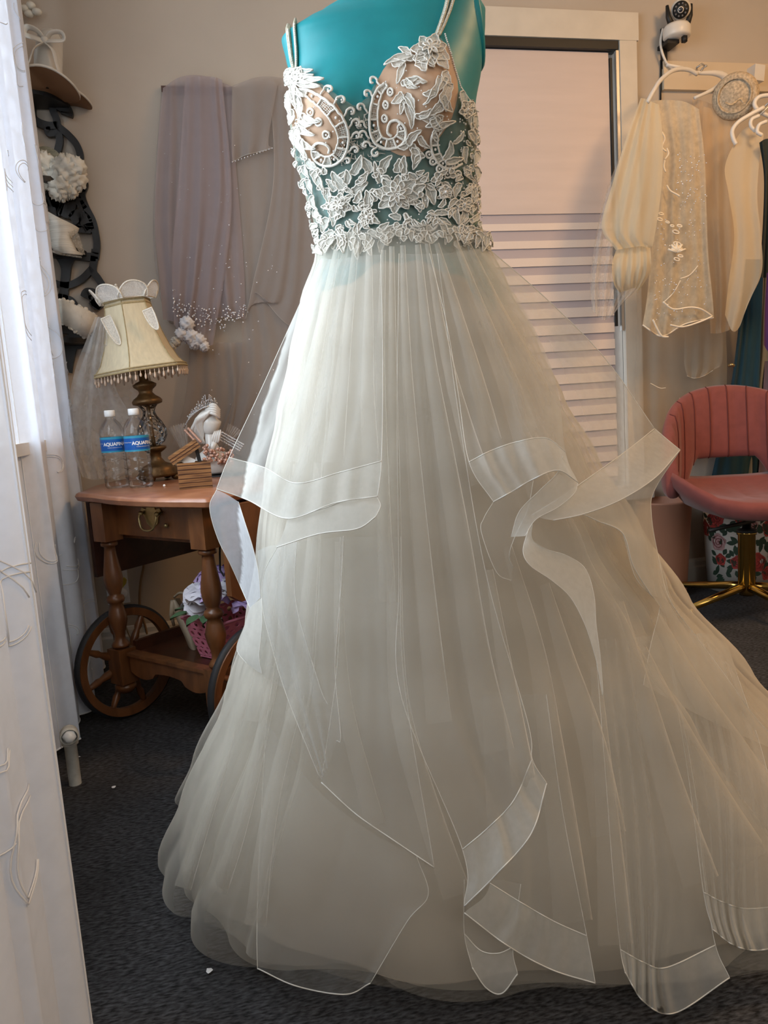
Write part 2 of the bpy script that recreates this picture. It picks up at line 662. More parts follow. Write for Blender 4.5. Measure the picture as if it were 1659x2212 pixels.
# flat arm plate on the right shoulder
p0 = ER * .222 + EF * (AX_D + .0)
b = MB()
b.lathe([(.0, .0), (.05, .0), (.054, -.004), (.054, -.012)], 28, (p0.x, p0.y, 1.50), axis=ER + Vector((0, 0, .12)), sx=1.25, sy=.95)
b.build('arm_plate', M_teal, df)
b = MB()
b.lathe([(.018, .05), (.018, .88)], 16, (O_AX.x, O_AX.y, 0))
b.build('pole', M_chan, df)
b = MB()
b.lathe([(0.0, .0), (.17, .0), (.18, .01), (.17, .022), (.04, .05), (.018, .06)], 32, (O_AX.x, O_AX.y, 0.001))
b.build('stand_base', M_blk, df)


def TS(px, py, off=0.0):
    """a point of the photograph laid on the torso, lifted off it"""
    d = ray(px, py)
    hit = BVH.ray_cast(CO, d.normalized(), 3.0)
    if hit[0] is None or hit[2] < 0.5:
        q = at_d(px, py, AX_D)
        h = BVH.find_nearest(q)
        n = h[1] if (q - h[0]).length < 1e-6 else (q - h[0]).normalized()
        return h[0] + n * off
    n = hit[1]
    if n.dot(d) > 0:
        n = -n
    return hit[0] + n * off
# ================================================================== the gown: skirt
gown = thing('wedding_gown', 'ivory tulle ball gown with beaded lace bodice and ruffled skirt on the form', 'wedding dress', (O_AX.x, O_AX.y, 0))
CORE = [  # z, centre ER, centre EF, rx, ry
    (0.0, .205, 1.51, .655, .527), (.05, .203, 1.51, .650, .524), (.145, .190, 1.51, .590, .500), (.33, .166, 1.505, .472, .425), (.47, .138, 1.49, .395, .350), (.61, .112, 1.475, .338, .300),
    (.745, .088, 1.465, .290, .255), (.85, .076, 1.455, .248, .215), (.95, .070, 1.45, .213, .180), (1.05, .062, 1.45, .178, .148), (1.13, .063, 1.45, .147, .115), (1.16, .062, 1.45, .144, .112)]


def core(z, off=0.0):
    c, f, rx, ry = lerp_tab(CORE, z)
    return c, f, rx + off, ry + off


BACK = .60                       # the skirt is flatter behind, away from the cart


def sq_k(z):
    """how square the round is: fuller towards the floor"""
    return 2.0 + .42 * max(0, 1 - z / .7)


def SK(px, py, off=0.0):
    """photograph point -> 3-D on the skirt cone grown by off (nearest approach beyond the outline)"""
    r = ray(px, py)

    def g_(s):
        p = CO + r * s
        c, f, rx, ry = core(min(max(p.z, 0), 1.16), off)
        k = sq_k(max(p.z, 0))
        if p.dot(EF) > f:
            ry *= BACK
        return abs((p.dot(ER) - c) / rx) ** k + abs((p.dot(EF) - f) / ry) ** k - 1, p.z
    best, bs, ps, s = 1e9, 1.4, None, .85
    while s < 2.0:
        g, z = g_(s)
        if z < .004:
            break
        if g < 0 and ps is not None:
            a, b = ps, s
            for _ in range(14):
                m = (a + b) / 2
                if g_(m)[0] < 0:
                    b = m
                else:
                    a = m
            return CO + r * b
        if g < best:
            best, bs = g, s
        ps = s
        s += .02
    a, b = bs - .02, bs + .02
    for _ in range(22):
        m1, m2 = a + (b - a) * .382, a + (b - a) * .618
        if g_(m1)[0] < g_(m2)[0]:
            b = m2
        else:
            a = m1
    q = CO + r * ((a + b) / 2)
    if q.z < .004:
        q = CO + r * ((.004 - CAM_H) / r.z)
    return q


M_lin = mat('ivory satin lining', (0.54, 0.485, 0.405), 0.55, var=0.02, scale=8, sheen=0.3)
M_t1 = sheer('ivory tulle', (0.80, 0.765, 0.69), 0.16, 0.90, 2.0, 0.5, var=.10, scale=14)
M_t2 = sheer('ivory organza', (0.78, 0.75, 0.68), 0.34, 0.95, 2.0, 0.5, var=.08, scale=18)
M_t3 = sheer('airy tulle', (0.80, 0.81, 0.79), 0.15, 0.88, 2.0, 0.5, var=.12, scale=20)
M_br = sheer('horsehair braid', (0.86, 0.86, 0.82), 0.50, 0.95, 1.6, 0.5, var=.05, scale=90)
M_cord = mat('braid cord', (0.72, 0.71, 0.66), 0.6)
M_crin = sheer('open crin mesh', (0.82, 0.86, 0.92), 0.50, 0.9, 1.5, 0.5, var=.05, scale=80)


def skirt_layer(name, m, off0, off1, z0, z1, pleats, amp, seed, nz=70, na=420, part=(0, 2 * math.pi), hem=0.0, sharp=1.6):
    """one layer all round (or over part of the round), gathered into radiating pleats"""
    R = random.Random(seed)
    ph = [(R.randint(max(3, pleats // 3), pleats), R.uniform(0, 6.28), R.uniform(.4, 1)) for _ in range(7)]
    tot = sum(p[2] for p in ph)
    pts = []
    for j in range(nz):
        v = j / (nz - 1)
        for i in range(na):
            a = part[0] + (part[1] - part[0]) * i / (na if part[1] - part[0] > 6.2 else na - 1)
            w = sum(k * math.sin(n * a + p + .9 * v * math.sin(3 * a + p)) for n, p, k in ph) / tot
            w = math.copysign(abs(w) ** (1 / sharp), w)
            zb = z1 + hem * (math.sin(5 * a + seed) * .6 + math.sin(11 * a + 2 * seed) * .4)
            z = z0 + (zb - z0) * v
            z = max(z, .006)
            c, f, rx, ry = core(z, off0 + (off1 - off0) * v)
            g = amp * w * (.12 + .88 * v ** .8)
            # the tulle rests on the lining: pleats only stand outwards
            k = sq_k(z)
            q = (abs(math.cos(a)) ** k + abs(math.sin(a)) ** k) ** (-1 / k)
            e, ff = c + (rx + g) * q * math.cos(a), f + (ry + g) * q * math.sin(a) * (1 if math.sin(a) < 0 else BACK + (1 - BACK) * max(0, min(1, (z - .7) / .4)))
            p = ER * e + EF * ff
            pts.append(Vector((p.x, p.y, z)))
    return MB().grid(pts, na, nz, cu=part[1] - part[0] > 6.2).build(name, m, gown)


skirt_layer('lining', M_lin, -.022, -.045, 1.14, .012, 13, .034, 3, na=320, sharp=1.2)
skirt_layer('tulle_layer', M_t2, -.004, -.010, 1.15, .02, 17, .034, 11, sharp=1.2, hem=.008)
skirt_layer('tulle_layer', M_t1, .004, .010, 1.15, .03, 15, .036, 23, hem=.012)
skirt_layer('tulle_layer', M_t1, .010, .026, 1.15, .05, 21, .038, 31, hem=.018)


def panel(name, m, rows, nu=40, nv=40, rip=0.0, rn=7, seed=1, band=None, mband=None, cords=(), sides=(), parent=None, drop=0.0, cr_=.0009):
    """a loose sheet of the skirt: rows of (px, py, off) control points, top row first.
    band = index of the row where the stiff hem braid starts (to the last row)"""
    parent = parent or gown
    n = len(rows[0])
    # resample every row to nu points, then every column to nv points
    A = [cr(r, nu) for r in rows]
    colsn = [cr([A[j][i] for j in range(len(rows))], nv) for i in range(nu)]
    R = random.Random(seed)
    ph = [(R.uniform(.6, 1.4) * rn, R.uniform(0, 6.28), R.uniform(.4, 1)) for _ in range(4)]
    tot = sum(p[2] for p in ph)
    P = []
    for j in range(nv):
        v = j / (nv - 1)
        for i in range(nu):
            u = i / (nu - 1)
            x, y, off = colsn[i][j]
            if rip:
                off += rip * (.25 + .75 * v) * sum(k * math.sin(6.28 * q * u + p) for q, p, k in ph) / tot * min(1, 6 * u, 6 * (1 - u))
            P.append(SK(x, y, off))
    # smooth the depth a little so that no vertex steps
    V = np.array([tuple(p) for p in P]).reshape(nv, nu, 3)
    o = None
    jb = nv
    if band is not None:
        jb = int(round((nv - 1) * band / (len(rows) - 1))) + 1
        o = MB().grid([Vector(V[j, i]) for j in range(jb) for i in range(nu)], nu, jb).build(name, m, parent) if jb > 1 else None
        bd = MB().grid([Vector(V[j, i]) for j in range(max(jb - 1, 0), nv) for i in range(nu)], nu, nv - max(jb - 1, 0)).build('braid_band', mband or M_br, o or parent)
        o = o or bd
    else:
        o = MB().grid([Vector(p) for p in V.reshape(-1, 3)], nu, nv).build(name, m, parent)
    cb = MB()
    for c in cords:
        j = int(round((nv - 1) * c / (len(rows) - 1)))
        cb.tube([Vector(V[j, i]) for i in range(nu)], cr_, 6)
    for s_ in sides:
        i = 0 if s_ == 'l' else nu - 1
        cb.tube([Vector(V[j, i]) for j in range(nv)], cr_ * .6, 5)
    if cb.v:
        cb.build('hem_cord', M_cord, o)
    return o


def R3(rows):
    """rows of ((px, py), ...) with one lift per row or per point"""
    out = []
    for off, pts in rows:
        if not hasattr(off, '__len__'):
            off = [off] * len(pts)
        out.append([(p[0], p[1], o) for p, o in zip(pts, off)])
    return out


# upper left ruffle: a wide sheet that folds back at its right edge
panel('ruffle', M_t3, R3([
    (.012, ((692, 558), (722, 560), (757, 556), (792, 552), (822, 550))),
    (.022, ((628, 700), (672, 710), (722, 707), (776, 702), (826, 695))),
    (.040, ((560, 850), (625, 866), (700, 862), (770, 852), (827, 842))),
    ((.05, .06, .07, .065, .06), ((494, 990), (570, 1012), (640, 1046), (735, 1022), (824, 998))),
    ((.05, .06, .08, .075, .07), ((468, 1056), (535, 1080), (622, 1120), (725, 1086), (816, 1072)))]),
    nu=70, nv=60, rip=.010, rn=5, seed=4, band=3, cords=(3, 4), sides=('l', 'r'))
panel('ruffle', M_br, R3([
    ((.075, .07, .065, .06), ((622, 1118), (698, 1098), (760, 1077), (814, 1073))),
    ((.08, .075, .075, .07), ((612, 1150), (698, 1122), (770, 1100), (822, 1092))),
    ((.08, .08, .085, .08), ((598, 1182), (690, 1153), (772, 1142), (812, 1116)))]),
    nu=40, nv=14, cords=(0, 2), sides=('r',))
panel('ruffle', M_t3, R3([
    (.055, ((600, 1180), (650, 1170), (700, 1164), (742, 1158))),
    (.060, ((570, 1240), (622, 1250), (682, 1256), (737, 1262))),
    (.062, ((567, 1310), (620, 1318), (675, 1332), (730, 1352))),
    (.062, ((588, 1400), (638, 1405), (685, 1425), (724, 1452))),
    (.060, ((622, 1510), (660, 1520), (700, 1540), (736, 1590))),
    (.055, ((692, 1684), (700, 1672), (712, 1648), (727, 1600)))]),
    nu=36, nv=60, rip=.006, rn=3, seed=9, sides=('l', 'r'))
panel('ruffle', M_crin, R3([
    (.06, ((468, 1058), (490, 1068), (515, 1084))),
    (.06, ((453, 1096), (490, 1105), (527, 1122))),
    (.05, ((470, 1162), (508, 1172), (546, 1182))),
    (.045, ((502, 1228), (532, 1230), (558, 1234))),
    (.040, ((540, 1314), (552, 1302), (563, 1290)))]),
    nu=16, nv=50, sides=('l', 'r'))
panel('ruffle', M_br, R3([
    (.04, ((540, 1312), (552, 1302), (565, 1292))),
    (.045, ((528, 1352), (548, 1348), (566, 1344))),
    (.05, ((513, 1390), (538, 1392), (562, 1392))),
    (.05, ((514, 1410), (538, 1418), (560, 1425))),
    (.045, ((534, 1434), (550, 1446), (566, 1456)))]),
    nu=14, nv=40, sides=('l', 'r'))
panel('ruffle', M_t3, R3([
    (.03, ((556, 1190), (580, 1180), (606, 1176), (640, 1170))),
    (.035, ((562, 1290), (585, 1295), (610, 1300), (640, 1305))),
    (.035, ((560, 1400), (600, 1420), (640, 1450), (690, 1480))),
    (.03, ((535, 1432), (590, 1475), (650, 1500), (708, 1522)))]), nu=30, nv=36, rip=.006, rn=3, seed=3, sides=('r',))

# right centre ruffle: an open corner, then an S of braid falling down the front
panel('ruffle', M_t3, R3([
    (.012, ((928, 548), (956, 548), (984, 545), (1012, 540), (1040, 535))),
    (.025, ((965, 700), (1006, 700), (1050, 694), (1090, 682), (1132, 668))),
    (.045, ((990, 850), (1040, 850), (1100, 840), (1160, 830), (1200, 822))),
    ((.065, .07, .08, .085, .08), ((1014, 1000), (1060, 976), (1118, 956), (1180, 948), (1222, 978))),
    ((.075, .085, .095, .10, .09), ((1066, 1084), (1106, 1062), (1150, 1036), (1205, 1016), (1249, 1042)))]),
    nu=60, nv=60, rip=.010, rn=4, seed=14, band=3, cords=(3, 4), sides=('l',))
panel('ruffle', M_br, R3([
    ((.09, .08), ((1215, 985), (1249, 1042))),
    ((.085, .085), ((1205, 1020), (1240, 1066))),
    ((.075, .08), ((1165, 1060), (1205, 1096))),
    ((.065, .075), ((1122, 1105), (1158, 1122))),
    ((.055, .075), ((1104, 1160), (1134, 1158)))]), nu=12, nv=40, sides=('l', 'r'))
panel('ruffle', M_br, R3([
    ((.07, .075), ((1150, 1130), (1142, 1142))),
    ((.06, .08), ((1150, 1165), (1130, 1190))),
    ((.05, .085), ((1180, 1186), (1146, 1222))),
    ((.05, .085), ((1224, 1200), (1192, 1254))),
    ((.055, .085), ((1264, 1228), (1232, 1290))),
    ((.06, .08), ((1283, 1285), (1262, 1345))),
    ((.06, .07), ((1288, 1350), (1282, 1405))),
    ((.06, .065), ((1297, 1420), (1292, 1445))),
    ((.05, .05), ((1303, 1500), (1302, 1505)))]), nu=14, nv=70, sides=('l', 'r'))
panel('ruffle', M_t3, R3([
    (.05, ((1066, 1084), (1105, 1064), (1152, 1038))),
    (.05, ((1045, 1120), (1092, 1110), (1140, 1100))),
    (.05, ((1040, 1150), (1080, 1160), (1112, 1160))),
    (.045, ((1072, 1235), (1090, 1230), (1100, 1200))),
    (.04, ((1105, 1255), (1106, 1240), (1108, 1225)))]), nu=20, nv=40, sides=('l', 'r'))
# wide right sheet that runs out to a stiff tip
def drape(name, m, rows, parent=None, **k):
    """rows of (px, py, level distance)"""
    return sheet(name, m, rows, parent or gown, **k)


rs = [[(985, 545, 1.335), (1003, 544, 1.34), (1020, 541, 1.35), (1038, 538, 1.37), (1053, 535, 1.42)],
      [(1030, 700, 1.28), (1070, 690, 1.30), (1110, 680, 1.33), (1150, 664, 1.37), (1180, 645, 1.43)],
      [(1080, 850, 1.215), (1140, 838, 1.25), (1200, 818, 1.29), (1255, 795, 1.35), (1305, 772, 1.45)],
      [(1150, 1112, 1.15), (1210, 1075, 1.17), (1275, 1030, 1.22), (1345, 980, 1.31), (1414, 926, 1.44)]]
rb_ = [rs[-1], [(1172, 1120, 1.15), (1236, 1094, 1.16), (1308, 1056, 1.20), (1380, 1008, 1.29), (1442, 950, 1.43)], [(1195, 1124, 1.145), (1262, 1110, 1.15), (1340, 1080, 1.18), (1415, 1032, 1.27), (1469, 972, 1.42)]]
rw = drape('ruffle', M_t3, rs, nu=60, nv=50, rip=.012, rn=2.4, seed=21, cords=(3, 'r'), cm=M_cord, crad=.0008)
sheet('braid_band', M_br, rb_, rw, nu=50, nv=14, rip=.004, rn=2, seed=2, cords=(2, 'r'), cm=M_cord, crad=.0008)
drape('ruffle', M_t2, [[(1230, 1100, 1.17), (1310, 1066, 1.22), (1400, 1020, 1.31), (1469, 972, 1.42)], [(1262, 1112, 1.17), (1318, 1100, 1.21), (1368, 1080, 1.28), (1413, 1060, 1.40)], [(1290, 1125, 1.18), (1330, 1122, 1.21), (1370, 1114, 1.27), (1407, 1112, 1.38)],
                     [(1345, 1152, 1.19), (1372, 1160, 1.22), (1396, 1172, 1.27), (1419, 1188, 1.36)], [(1368, 1222, 1.19), (1392, 1228, 1.22), (1416, 1240, 1.27), (1437, 1250, 1.34)], [(1408, 1288, 1.21), (1422, 1290, 1.23), (1434, 1292, 1.27), (1446, 1294, 1.33)]],
      nu=30, nv=50, cords=('l', 'r'), cm=M_cord, crad=.0008)
panel('ruffle', M_t2, R3([
    (.04, ((1345, 1150), (1385, 1160), (1419, 1188))),
    (.04, ((1372, 1245), (1410, 1250), (1445, 1292))),
    (.035, ((1410, 1290), (1450, 1340), (1500, 1370))),
    (.03, ((1425, 1312), (1470, 1400), (1560, 1450))),
    (.03, ((1405, 1395), (1500, 1480), (1640, 1560))),
    (.03, ((1390, 1480), (1540, 1560), (1720, 1640)))]), nu=26, nv=50, rip=.012, rn=3, seed=44, sides=('l', 'r'))

# front ruffle: long cascade ending in a diagonal of braid
panel('ruffle', M_t3, R3([
    (.012, ((862, 548), (890, 549), (918, 549), (945, 548))),
    (.03, ((858, 900), (905, 900), (950, 900), (990, 890))),
    (.04, ((862, 1250), (930, 1250), (990, 1250), (1050, 1240))),
    (.05, ((866, 1500), (960, 1540), (1060, 1570), (1140, 1560))),
    ((.055, .07, .07, .06), ((1000, 1838), (1060, 1786), (1112, 1728), (1150, 1640))),
    ((.06, .085, .085, .065), ((1003, 1958), (1075, 1886), (1148, 1800), (1181, 1692)))]),
    nu=60, nv=80, rip=.012, rn=5, seed=31, band=4, cords=(4, 5), sides=('l', 'r'))
panel('ruffle', M_t3, R3([
    (.03, ((1040, 1500), (1090, 1500), (1135, 1500), (1180, 1500))),
    (.04, ((1050, 1740), (1120, 1750), (1180, 1750), (1215, 1750))),
    (.05, ((1058, 1910), (1130, 1955), (1200, 1995), (1268, 2025))),
    (.055, ((1003, 1972), (1095, 2042), (1190, 2094), (1286, 2124)))]),
    nu=50, nv=60, rip=.010, rn=4, seed=32, band=2, cords=(2, 3), sides=('r',))
panel('ruffle', M_t3, R3([
    (.03, ((1003, 1900), (1040, 1900), (1080, 1900), (1125, 1910))),
    (.035, ((1003, 2015), (1038, 2050), (1075, 2056), (1108, 2044))),
    (.04, ((1020, 2090), (1050, 2134), (1084, 2146), (1118, 2104)))]),
    nu=30, nv=36, band=1, cords=(1, 2), sides=('l', 'r'))
# lower left ruffle with a long slanting hem
panel('ruffle', M_t3, R3([
    (.03, ((735, 1160), (780, 1160), (825, 1160), (866, 1160))),
    (.04, ((730, 1420), (785, 1430), (830, 1440), (872, 1460))),
    (.04, ((694, 1690), (768, 1758), (850, 1815), (938, 1874)))]),
    nu=40, nv=50, rip=.008, rn=3, seed=41, cords=(2,), sides=('l', 'r'))
panel('ruffle', M_t3, R3([
    (.02, ((575, 1560), (680, 1700), (790, 1790), (900, 1850))),
    (.03, ((560, 1850), (670, 1900), (780, 1920), (925, 1932))),
    (.045, ((555, 2010), (650, 2060), (770, 2060), (880, 1990))),
    (.05, ((556, 2092), (640, 2130), (745, 2148), (800, 2124)))]),
    nu=44, nv=44, rip=.008, rn=3, seed=42, cords=(3,), sides=('l', 'r'))
# right front ruffles with deep scalloped braid
panel('ruffle', M_t3, R3([
    (.02, ((1285, 1380), (1330, 1380), (1385, 1375), (1440, 1370))),
    (.03, ((1310, 1700), (1370, 1710), (1430, 1710), (1500, 1700))),
    (.035, ((1325, 1900), (1385, 1920), (1455, 1920), (1520, 1890))),
    (.04, ((1340, 2050), (1392, 2078), (1440, 2088), (1545, 2040))),
    (.05, ((1350, 2100), (1392, 2165), (1458, 2188), (1576, 2112)))]),
    nu=56, nv=70, rip=.014, rn=5, seed=51, band=3, cords=(3, 4), sides=('l', 'r'))
panel('ruffle', M_t3, R3([
    (.02, ((1440, 1380), (1490, 1370), (1530, 1370), (1570, 1390))),
    (.03, ((1490, 1700), (1545, 1690), (1600, 1680), (1660, 1680))),
    (.04, ((1520, 1930), (1562, 1952), (1612, 1966), (1690, 1960))),
    (.045, ((1540, 2008), (1582, 2040), (1632, 2053), (1710, 2040)))]),
    nu=50, nv=60, rip=.014, rn=5, seed=52, band=2, cords=(2, 3), sides=('l', 'r'))


def pleat(path, w0, w1, off0, off1, h, m=M_t1):
    """a gathered fold standing out of the skirt along a path of (px, py)"""
    P = cr(path, 46)
    V = []
    for k, (x, y) in enumerate(P):
        v = k / 45
        a, b_ = P[max(k - 1, 0)], P[min(k + 1, 45)]
        L = math.hypot(b_[0] - a[0], b_[1] - a[1])
        nx, ny = -(b_[1] - a[1]) / L, (b_[0] - a[0]) / L
        w = w0 + (w1 - w0) * v
        for i, (u, q) in enumerate(((-1, 0), (-.75, .35), (-.4, .8), (0, 1), (.3, .85), (.42, .5), (.40, .2), (.36, 0))):
            V.append(SK(x - nx * w * u, y - ny * w * u, off0 + (off1 - off0) * v + h * q * (.25 + .75 * v) * min(1, (1 - v) * 6 + .15)))
    return MB().grid(V, 8, 46).build('pleat', m, gown)


for path, w0, w1, o0, o1, h in (
        (((730, 560), (700, 700), (672, 850), (650, 1000)), 6, 22, .014, .03, .022), (((770, 556), (755, 700), (742, 850), (730, 1000)), 6, 20, .014, .03, .02), (((800, 553), (800, 700), (800, 850), (808, 990)), 6, 18, .014, .03, .02),
        (((848, 552), (852, 800), (858, 1100), (862, 1400), (880, 1560), (940, 1760), (1000, 1930)), 5, 30, .015, .05, .03), (((872, 550), (884, 800), (905, 1050), (930, 1300), (960, 1560)), 5, 26, .015, .045, .026),
        (((905, 548), (930, 750), (965, 950), (1000, 1150), (1040, 1400), (1090, 1620)), 6, 34, .015, .05, .03), (((925, 546), (965, 750), (1005, 900), (1050, 1040)), 5, 22, .015, .05, .026), (((945, 545), (1000, 700), (1045, 850), (1070, 950)), 5, 22, .015, .05, .022),
        (((985, 540), (1050, 680), (1110, 820), (1150, 930)), 5, 20, .014, .045, .02), (((1010, 538), (1090, 680), (1165, 810), (1225, 930)), 5, 22, .014, .045, .02),
        (((1100, 1180), (1165, 1400), (1200, 1600), (1230, 1800), (1255, 1990)), 10, 40, .03, .04, .034), (((1180, 1260), (1230, 1420), (1290, 1600), (1330, 1800)), 10, 36, .03, .04, .034),
        (((1290, 1440), (1310, 1650), (1330, 1850), (1345, 2040)), 10, 36, .03, .05, .034), (((1340, 1300), (1400, 1500), (1460, 1700), (1530, 1900)), 12, 38, .03, .045, .036),
        (((1390, 1400), (1470, 1560), (1560, 1720), (1640, 1850)), 12, 38, .03, .04, .036), (((1420, 1330), (1520, 1500), (1600, 1620), (1690, 1760)), 12, 40, .03, .04, .036),
        (((600, 1440), (560, 1640), (520, 1800), (478, 1930)), 10, 20, .028, .03, .03), (((650, 1500), (600, 1700), (575, 1860), (562, 2000)), 12, 22, .03, .04, .024), (((540, 1480), (470, 1700), (432, 1820), (402, 1920)), 10, 18, .025, .03, .034),
        (((640, 900), (610, 1150), (585, 1400), (560, 1560)), 8, 26, .015, .03, .026), (((735, 1170), (740, 1400), (760, 1560), (820, 1780)), 8, 20, .03, .04, .018), (((690, 1000), (680, 1200), (665, 1400), (650, 1560)), 8, 24, .02, .03, .02),
        (((830, 560), (826, 800), (835, 1100), (845, 1300)), 5, 18, .016, .03, .022), (((1060, 1230), (1090, 1400), (1120, 1560), (1145, 1700)), 8, 26, .05, .06, .026)):
    if path[0][1] < 570:
        path = ((path[0][0], path[0][1] - 20),) + path[1:]
    pleat(path, w0 * 1.5, w1 * 1.5, o0, o1, h * .75)
# ================================================================== the gown: bodice
M_nude = mat('nude cup lining', (0.50, 0.33, 0.22), 0.7, var=0.05, scale=30)
M_net = sheer('bodice illusion net', (0.50, 0.47, 0.38), 0.38, 0.8, 2.0, 0.3)
M_lace = mat('ivory corded lace', (0.78, 0.75, 0.68), 0.6, var=0.10, scale=260, bump=0.35)
M_lace2 = sheer('ivory lace fill', (0.80, 0.78, 0.71), 0.72, 0.95, 1.5, 0.25, var=.22, scale=420)
M_pearl = mat('pearl bead', (0.86, 0.84, 0.80), 0.16, coat=0.6)
M_strap = mat('beaded strap', (0.50, 0.47, 0.36), 0.4, var=0.3, scale=300, bump=0.5)

NECK = [(600, 150), (634, 152), (660, 160), (700, 184), (742, 214), (770, 230), (796, 205), (815, 170), (840, 138), (885, 108), (935, 82), (958, 78), (967, 110), (977, 150), (989, 190), (1004, 212), (1022, 238), (1060, 250)]


def neck_y(x):
    for a, b_ in zip(NECK, NECK[1:]):
        if a[0] <= x <= b_[0]:
            return a[1] + (b_[1] - a[1]) * (x - a[0]) / (b_[0] - a[0])
    return 240


na, nz = 120, 46
pts = []
tops = []
for k in range(na):
    a = 2 * math.pi * k / na
    z = 1.53
    if math.sin(a) < .15:
        while z > 1.2:
            x, y = px_of(torso_pt(a, z, .003))
            if y > neck_y(x):
                break
            z -= .003
    else:
        z = 1.36
    tops.append(z)
for j in range(nz):
    for k in range(na):
        z = 1.10 + (tops[k] - 1.10) * j / (nz - 1)
        pts.append(torso_pt(2 * math.pi * k / na, z, .003))
bod = MB().grid(pts, na, nz, cu=True).build('bodice', M_net, gown)


def cup(poly, c, n=40, m=12, off=.0045):
    pts = []
    P = cr(poly, n, True)
    for j in range(m):
        t = .02 + .98 * j / (m - 1)
        for i in range(n):
            pts.append(TS(c[0] + (P[i][0] - c[0]) * t, c[1] + (P[i][1] - c[1]) * t, off + .002 * (1 - t)))
    return MB().grid(pts, n, m, cu=True).build('cup', M_nude, bod)


cup([(838, 142), (880, 114), (930, 92), (962, 100), (978, 150), (984, 200), (968, 262), (925, 318), (880, 338), (838, 322), (812, 290), (802, 240), (812, 190)], (895, 220))
cup([(640, 172), (672, 178), (706, 200), (732, 232), (748, 272), (744, 318), (716, 346), (682, 348), (655, 326), (640, 288), (633, 240), (634, 200)], (690, 262))


def A(x, y):
    return 580 + x / 3.19, y / 3.19


def B_(x, y):
    return 620 + x / 6.32, 130 + y / 6.32


def C_(x, y):
    return 800 + x / 4.254, 60 + y / 4.254


PEARL = []      # (px, py, radius in metres, lift)


def leaf_pts(x0, y0, x1, y1, w, off, curve=.15, nu=5, nv=8, notch=0):
    """grid of a leaf from its base to its tip in photograph pixels"""
    dx, dy = x1 - x0, y1 - y0
    L = math.hypot(dx, dy)
    tx, ty = dx / L, dy / L
    pts = []
    for j in range(nv):
        v = j / (nv - 1)
        hw = w * .5 * (math.sin(math.pi * min(1, v * .92 + .08) ** .75) ** .8) * (1 + notch * math.sin(v * 16) * .16)
        if j == nv - 1:
            hw = .4
        bx = curve * L * math.sin(math.pi * v)
        for i in range(nu):
            u = 2 * i / (nu - 1) - 1
            x = x0 + dx * v - ty * (hw * u + bx)
            y = y0 + dy * v + tx * (hw * u + bx)
            lift = off + .0016 * abs(u) ** 2 + .0022 * math.sin(math.pi * v) * (1 - .5 * abs(u)) + (.0012 if abs(u) > .9 else 0)
            pts.append(TS(x, y, lift))
    return pts, nu, nv


def leaf(x0, y0, x1, y1, w, off=.006, curve=.12, name='lace_leaf', parent=None, m=None, notch=1):
    pts, nu, nv = leaf_pts(x0, y0, x1, y1, w, off, curve, notch=notch)
    mb = MB()
    mb.cur = 0
    mb.grid(pts, nu, nv)
    rim = [pts[j * nu] for j in range(nv)] + [pts[j * nu + nu - 1] for j in reversed(range(nv))]
    mb.cur = 1
    mb.tube(rim, .0011, 5, closed=True)
    mb.tube([pts[j * nu + nu // 2] + Vector((0, 0, 0)) for j in range(nv - 1)], .0007, 4)
    return mb.build(name, [M_lace2 if m is None else m, M_lace], parent or bod)


def cord(path, r=.0016, n=40, off=.007, flat=1.0):
    P = [TS(x, y, off) for x, y in cr(path, n)]
    return P, r


def flower(cx, cy, R, npet=8, rot=0.0, off=.008, inner=True):
    f = MB().ball(TS(cx, cy, off + .004), .0026, 8, 5).build('lace_flower', M_pearl, bod)
    for k in range(npet):
        a = rot + 2 * math.pi * k / npet
        rr = R * rnd(.85, 1.1)
        leaf(cx + 3 * math.cos(a), cy + 3 * math.sin(a), cx + rr * math.cos(a), cy + rr * math.sin(a), rr * 5.2 / npet, off, 0, 'petal', f, notch=1)
    if inner:
        for k in range(7):
            a = rot + .35 + 2 * math.pi * k / 7
            leaf(cx + 1.5 * math.cos(a), cy + 1.5 * math.sin(a), cx + R * .46 * math.cos(a), cy + R * .46 * math.sin(a), R * .2, off + .005, .05, 'inner_petal', f, m=M_lace, notch=0)
        for k in range(6):
            a = rnd(0, 6.28)
            PEARL.append((cx + R * .6 * math.cos(a), cy + R * .6 * math.sin(a), .0013, off + .003))
    return f


flower(*A(510, 1415), 30, 7, .3)
flower(*A(880, 1345), 46, 8, .1)
flower(*A(1105, 385), 38, 7, .5)
flower(*A(205, 540), 22, 6, .2, inner=False)
flower(*A(690, 1500), 18, 6, .9, inner=False)
flower(*A(1200, 1330), 16, 5, .9, inner=False)
flower(*A(1320, 1420), 18, 6, .1, inner=False)
flower(*A(1330, 760), 18, 5, .4, inner=False)

